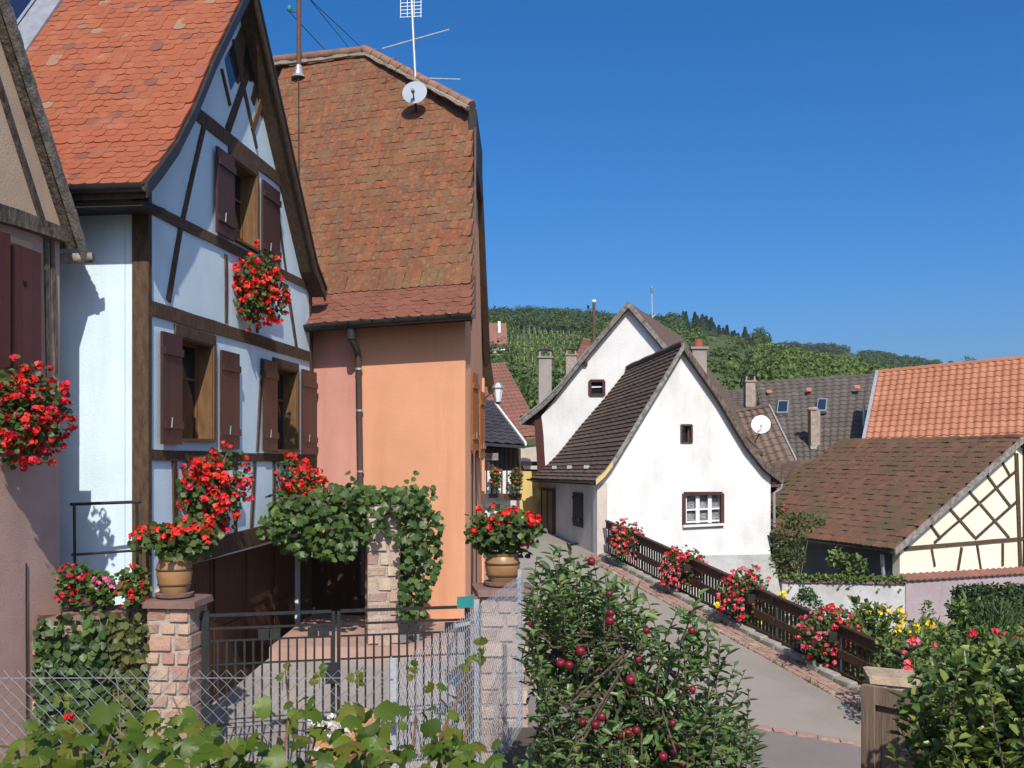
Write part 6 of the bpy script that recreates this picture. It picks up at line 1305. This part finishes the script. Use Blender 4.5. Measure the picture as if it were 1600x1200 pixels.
# ================================================================== GARDEN BEHIND THE RAILING
def shrub(name, label, cat, base, blobs, mt, L, W, flowers=(), stems=8, group=None, up=.5, fold=.2):
    t = thing(name, label, cat, base, group); P_, D_, N_ = [], [], []
    for c, r, k in blobs:
        p, d = in_blob(k, c, r, .45); P_.append(p); D_.append(d * .6 + rng.normal(size=p.shape) * .6 + np.array([0, 0, up * .4])); N_.append(d * .3 + rng.normal(size=p.shape) * .4 + np.array([0, -.3, .8]))
    P_, D_, N_ = map(np.concatenate, (P_, D_, N_)); k = len(P_); leaf_part('foliage', mt, t, P_, D_, N_, L * rng.uniform(.6, 1.3, k), W * rng.uniform(.7, 1.2, k), fold, .15, kind='stuff'); s = MB()
    for i in range(stems): c, r, _ = random.choice(blobs); s.tube([V(base) + V((random.uniform(-.1, .1), random.uniform(-.1, .1), 0)), V(c) + V((random.gauss(0, .3) * r[0], 0, random.gauss(0, .3) * r[2]))], [.015, .006], 4)
    if stems: s.build('stems', 'stem_green', t)
    for pm, pts, r in flowers: blossoms(t, pm, pts, r, 'flower')
    return t
fx = lambda pts, D: [P(x, y, D) for x, y in pts]
soil = lambda x, D: V(((x - CX) * D / FPX, D, -4.6))
shrub('sunflower_plant', 'tall yellow flowered plant in front of the white garden wall', 'plant', soil(1375, 18.5), [(P(1375, 985, 18.5), (.5, .4, .45), 260), (P(1340, 965, 18.6), (.25, .3, .4), 90), (P(1375, 1050, 18.4), (.6, .4, .6), 260)], 'leaf_garden', .2, .085, [('petal_yellow', fx([(1382, 948), (1388, 956), (1376, 958), (1408, 954), (1414, 962), (1411, 972), (1405, 980), (1358, 958), (1397, 990), (1402, 985)], 18.1), .075)], 14)
shrub('sunflower_plant', 'shorter yellow flowered plant in front of the mauve wall', 'plant', soil(1445, 19), [(P(1445, 1000, 19), (.45, .4, .42), 240), (P(1447, 1050, 19), (.5, .4, .5), 180)], 'leaf_garden', .17, .08, [('petal_yellow', fx([(1432, 977), (1438, 983), (1453, 976), (1458, 979), (1424, 990), (1434, 986)], 18.6), .08)], 8)
shrub('rose_bush', 'pink flowered bush beyond the lower end of the railing', 'bush', soil(1420, 15.5), [(P(1425, 1025, 15.5), (.6, .45, .4), 330), (P(1415, 1075, 15.4), (.7, .5, .5), 330)], 'leaf_garden', .11, .06, [('petal_pink', fx([(1420, 1003), (1428, 1008), (1433, 1002), (1412, 1020), (1417, 1036), (1413, 1050), (1462, 1008), (1420, 1046)], 14.9), .07), ('petal_red', fx([(1418, 1035), (1427, 1000)], 14.9), .06)], 8)
shrub('dahlia_bed', 'bushy garden plants with dark red flowers beside the hedge', 'bush', soil(1530, 16.5), [(P(1530, 1015, 16.5), (.9, .6, .35), 520), (P(1520, 1065, 16.3), (1.2, .6, .5), 650), (P(1590, 1020, 16.5), (.6, .6, .4), 330)], 'leaf_garden', .14, .07, [('petal_crimson', fx([(1522, 989), (1553, 987), (1567, 991), (1596, 994), (1518, 993), (1563, 1000), (1586, 998)], 15.9), .07)], 10)
shrub('leafy_perennial', 'broad leafy perennial in front of the mauve wall by the hedge', 'plant', soil(1512, 19), [(P(1512, 960, 19), (.35, .3, .3), 140), (P(1512, 1000, 18.9), (.5, .4, .4), 220)], 'leaf_garden', .2, .1, (), 6)
shrub('spiky_perennial', 'upright bluish green leaves beside the clipped hedge', 'plant', soil(1552, 18), [(P(1552, 978, 18), (.3, .3, .25), 160)], 'leaf_ivy', .32, .03, (), 4, up=3)
shrub('slim_plant', 'slim upright plant against the mauve garden wall', 'plant', soil(1449, 20.5), [(P(1449, 960, 20.5), (.12, .12, .34), 110)], 'leaf_garden', .09, .05, (), 2)
shrub('leafy_plant', 'low leafy plants behind the lower railing boards', 'plant', soil(1340, 19.4), [(P(1340, 1015, 19.4), (.7, .35, .5), 320), (P(1300, 1030, 19.8), (.6, .35, .4), 250), (P(1355, 985, 19.3), (.35, .3, .4), 150)], 'leaf_garden', .19, .08, (), 10)
shrub('leafy_plant', 'low leafy plants behind the middle of the railing', 'plant', soil(1225, 20.5), [(P(1225, 975, 20.8), (.9, .4, .4), 380), (P(1160, 955, 22), (.8, .4, .35), 320)], 'leaf_garden', .14, .06, [('petal_yellow', fx([(1225, 929), (1222, 935), (1120, 945), (1186, 972)], 20.6), .09)], 8)
shrub('conical_bush', 'small rounded cone bush in front of the white garden wall', 'bush', soil(1260, 21.5), [(P(1260, 950, 21.5), (.38, .36, .34), 800), (P(1260, 930, 21.5), (.2, .2, .16), 300)], 'leaf_ivy', .055, .045, (), 3)
hb0 = P(1532, 928, 19.5); hd = V((1, .12, 0)).normalized()
HG = thing('clipped_hedge', 'dark clipped box hedge in front of the mauve wall', 'hedge', V((hb0.x, hb0.y, -4.6)))
MB().obox(V((hb0.x + .08, hb0.y + .1, -4.6)), hd * 3.4, V((-.1, 1.0, 0)), UZ * (hb0.z + 4.52)).build('hedge_core', 'leaf_dark', HG)
pts = []; nr_ = []
for _ in range(5200):
    u, v_, w_2 = random.random() * 3.5, random.random(), random.random()
    if random.random() < .45: pts.append(V((hb0.x, hb0.y, 0)) + hd * u + V((-.1, 1.15, 0)) * v_ + UZ * (hb0.z + random.gauss(0, .025) - .08 * (u < .12))); nr_.append((random.gauss(0, .4), random.gauss(0, .4), 1))
    elif random.random() < .8: pts.append(V((hb0.x, hb0.y, 0)) + hd * u + V((0, random.gauss(0, .03), lerp(-4.6, hb0.z, w_2)))); nr_.append((random.gauss(0, .4), -1, random.gauss(.3, .3)))
    else: pts.append(V((hb0.x + random.gauss(0, .03), hb0.y, 0)) + V((-.1, 1.15, 0)) * v_ + UZ * lerp(-4.6, hb0.z, w_2)); nr_.append((-1, random.gauss(0, .4), random.gauss(.3, .3)))
leaf_part('hedge_foliage', 'leaf_dark', HG, pts, rng.normal(size=(len(pts), 3)), nr_, .075, .05, kind='stuff')
shrub('climbing_shrub', 'loose shrub growing beside the white house against the mossy roof', 'bush', soil(1235, 25.2), [(P(1232, 850, 25.2), (.45, .4, .8), 650), (P(1255, 815, 25.4), (.55, .4, .25), 330), (P(1222, 880, 25.2), (.3, .3, .4), 240)], 'leaf_mixed', .1, .06, (), 10)
shrub('wall_shrub', 'round green shrub against the dark wall under the mossy eave', 'bush', V((*P(1330, 905, 23.9).xy, -3.3)), [(P(1332, 885, 24.0), (.36, .25, .3), 260), (P(1306, 870, 24.1), (.2, .2, .25), 100)], 'leaf_garden', .13, .08, (), 4)
IV2 = thing('wall_ivy', 'ivy trailing along the coping of the white garden wall', 'ivy', g0 + UZ * zg)
k = 900; u = rng.random(k); pos = np.array(g0)[None] * (1 - u[:, None]) + np.array(g1)[None] * u[:, None] + np.array(gnn)[None] * rng.uniform(-.35, .08, (k, 1)); pos[:, 2] = zg + .07 + rng.random(k) * .1 - (rng.random(k) < .12) * rng.random(k) * .3
leaf_part('ivy_foliage', 'leaf_garden', IV2, pos, rng.normal(size=(k, 3)) + np.array([0, -.3, 0]), rng.normal(size=(k, 3)) * .4 + np.array([0, -.4, .8]), .09, .07)
geranium('shed_flowers', 'small pink flowers on the ledge in front of the dark shed', P(1214, 795, 29), (.35, .2, .16), 160, 10, 'petal_pink', .05, .09)
box('ledge', 'plaster_mauve', bpy.data.objects['shed_flowers'], P(1207, 830, 29.2), V((.9, 0, 0)), V((0, .4, 0)), UZ * .5)

kp, kd = [], []
for _ in range(700):
    t_ = random.random() ** .8; c = rail_pt(t_) + rn3 * (random.choice((.24, -.02, .75)) + random.gauss(0, .02)); c.z = road_z(c.x, c.y) + .01
    if math.sin(t_ * 60) + random.random() < .5: continue
    kp.append(c); kd.append((random.gauss(0, .5), random.gauss(0, .5), 1))
leaf_part('kerb_weeds', 'leaf_garden', None, kp, kd, rng.normal(size=(len(kp), 3)), .09, .018, kind='stuff', label='small weeds growing along the kerb below the railing')

# ================================================================== AIR
hz = bpy.data.materials.new('haze'); hz.use_nodes = True; hz.node_tree.nodes.clear()
hv_ = hz.node_tree.nodes.new('ShaderNodeVolumePrincipled'); ho_ = hz.node_tree.nodes.new('ShaderNodeOutputMaterial'); hz.node_tree.links.new(hv_.outputs[0], ho_.inputs['Volume'])
hv_.inputs['Color'].default_value = (0.80, 0.88, 1.0, 1); hv_.inputs['Density'].default_value = 0.00028; hv_.inputs['Anisotropy'].default_value = 0.2
MATS['haze'] = hz
MB().obox(V((-2600, -450, -6.7)), V((5200, 0, 0)), V((0, 5000, 0)), V((0, 0, 80))).build('haze', 'haze', None, kind='stuff')
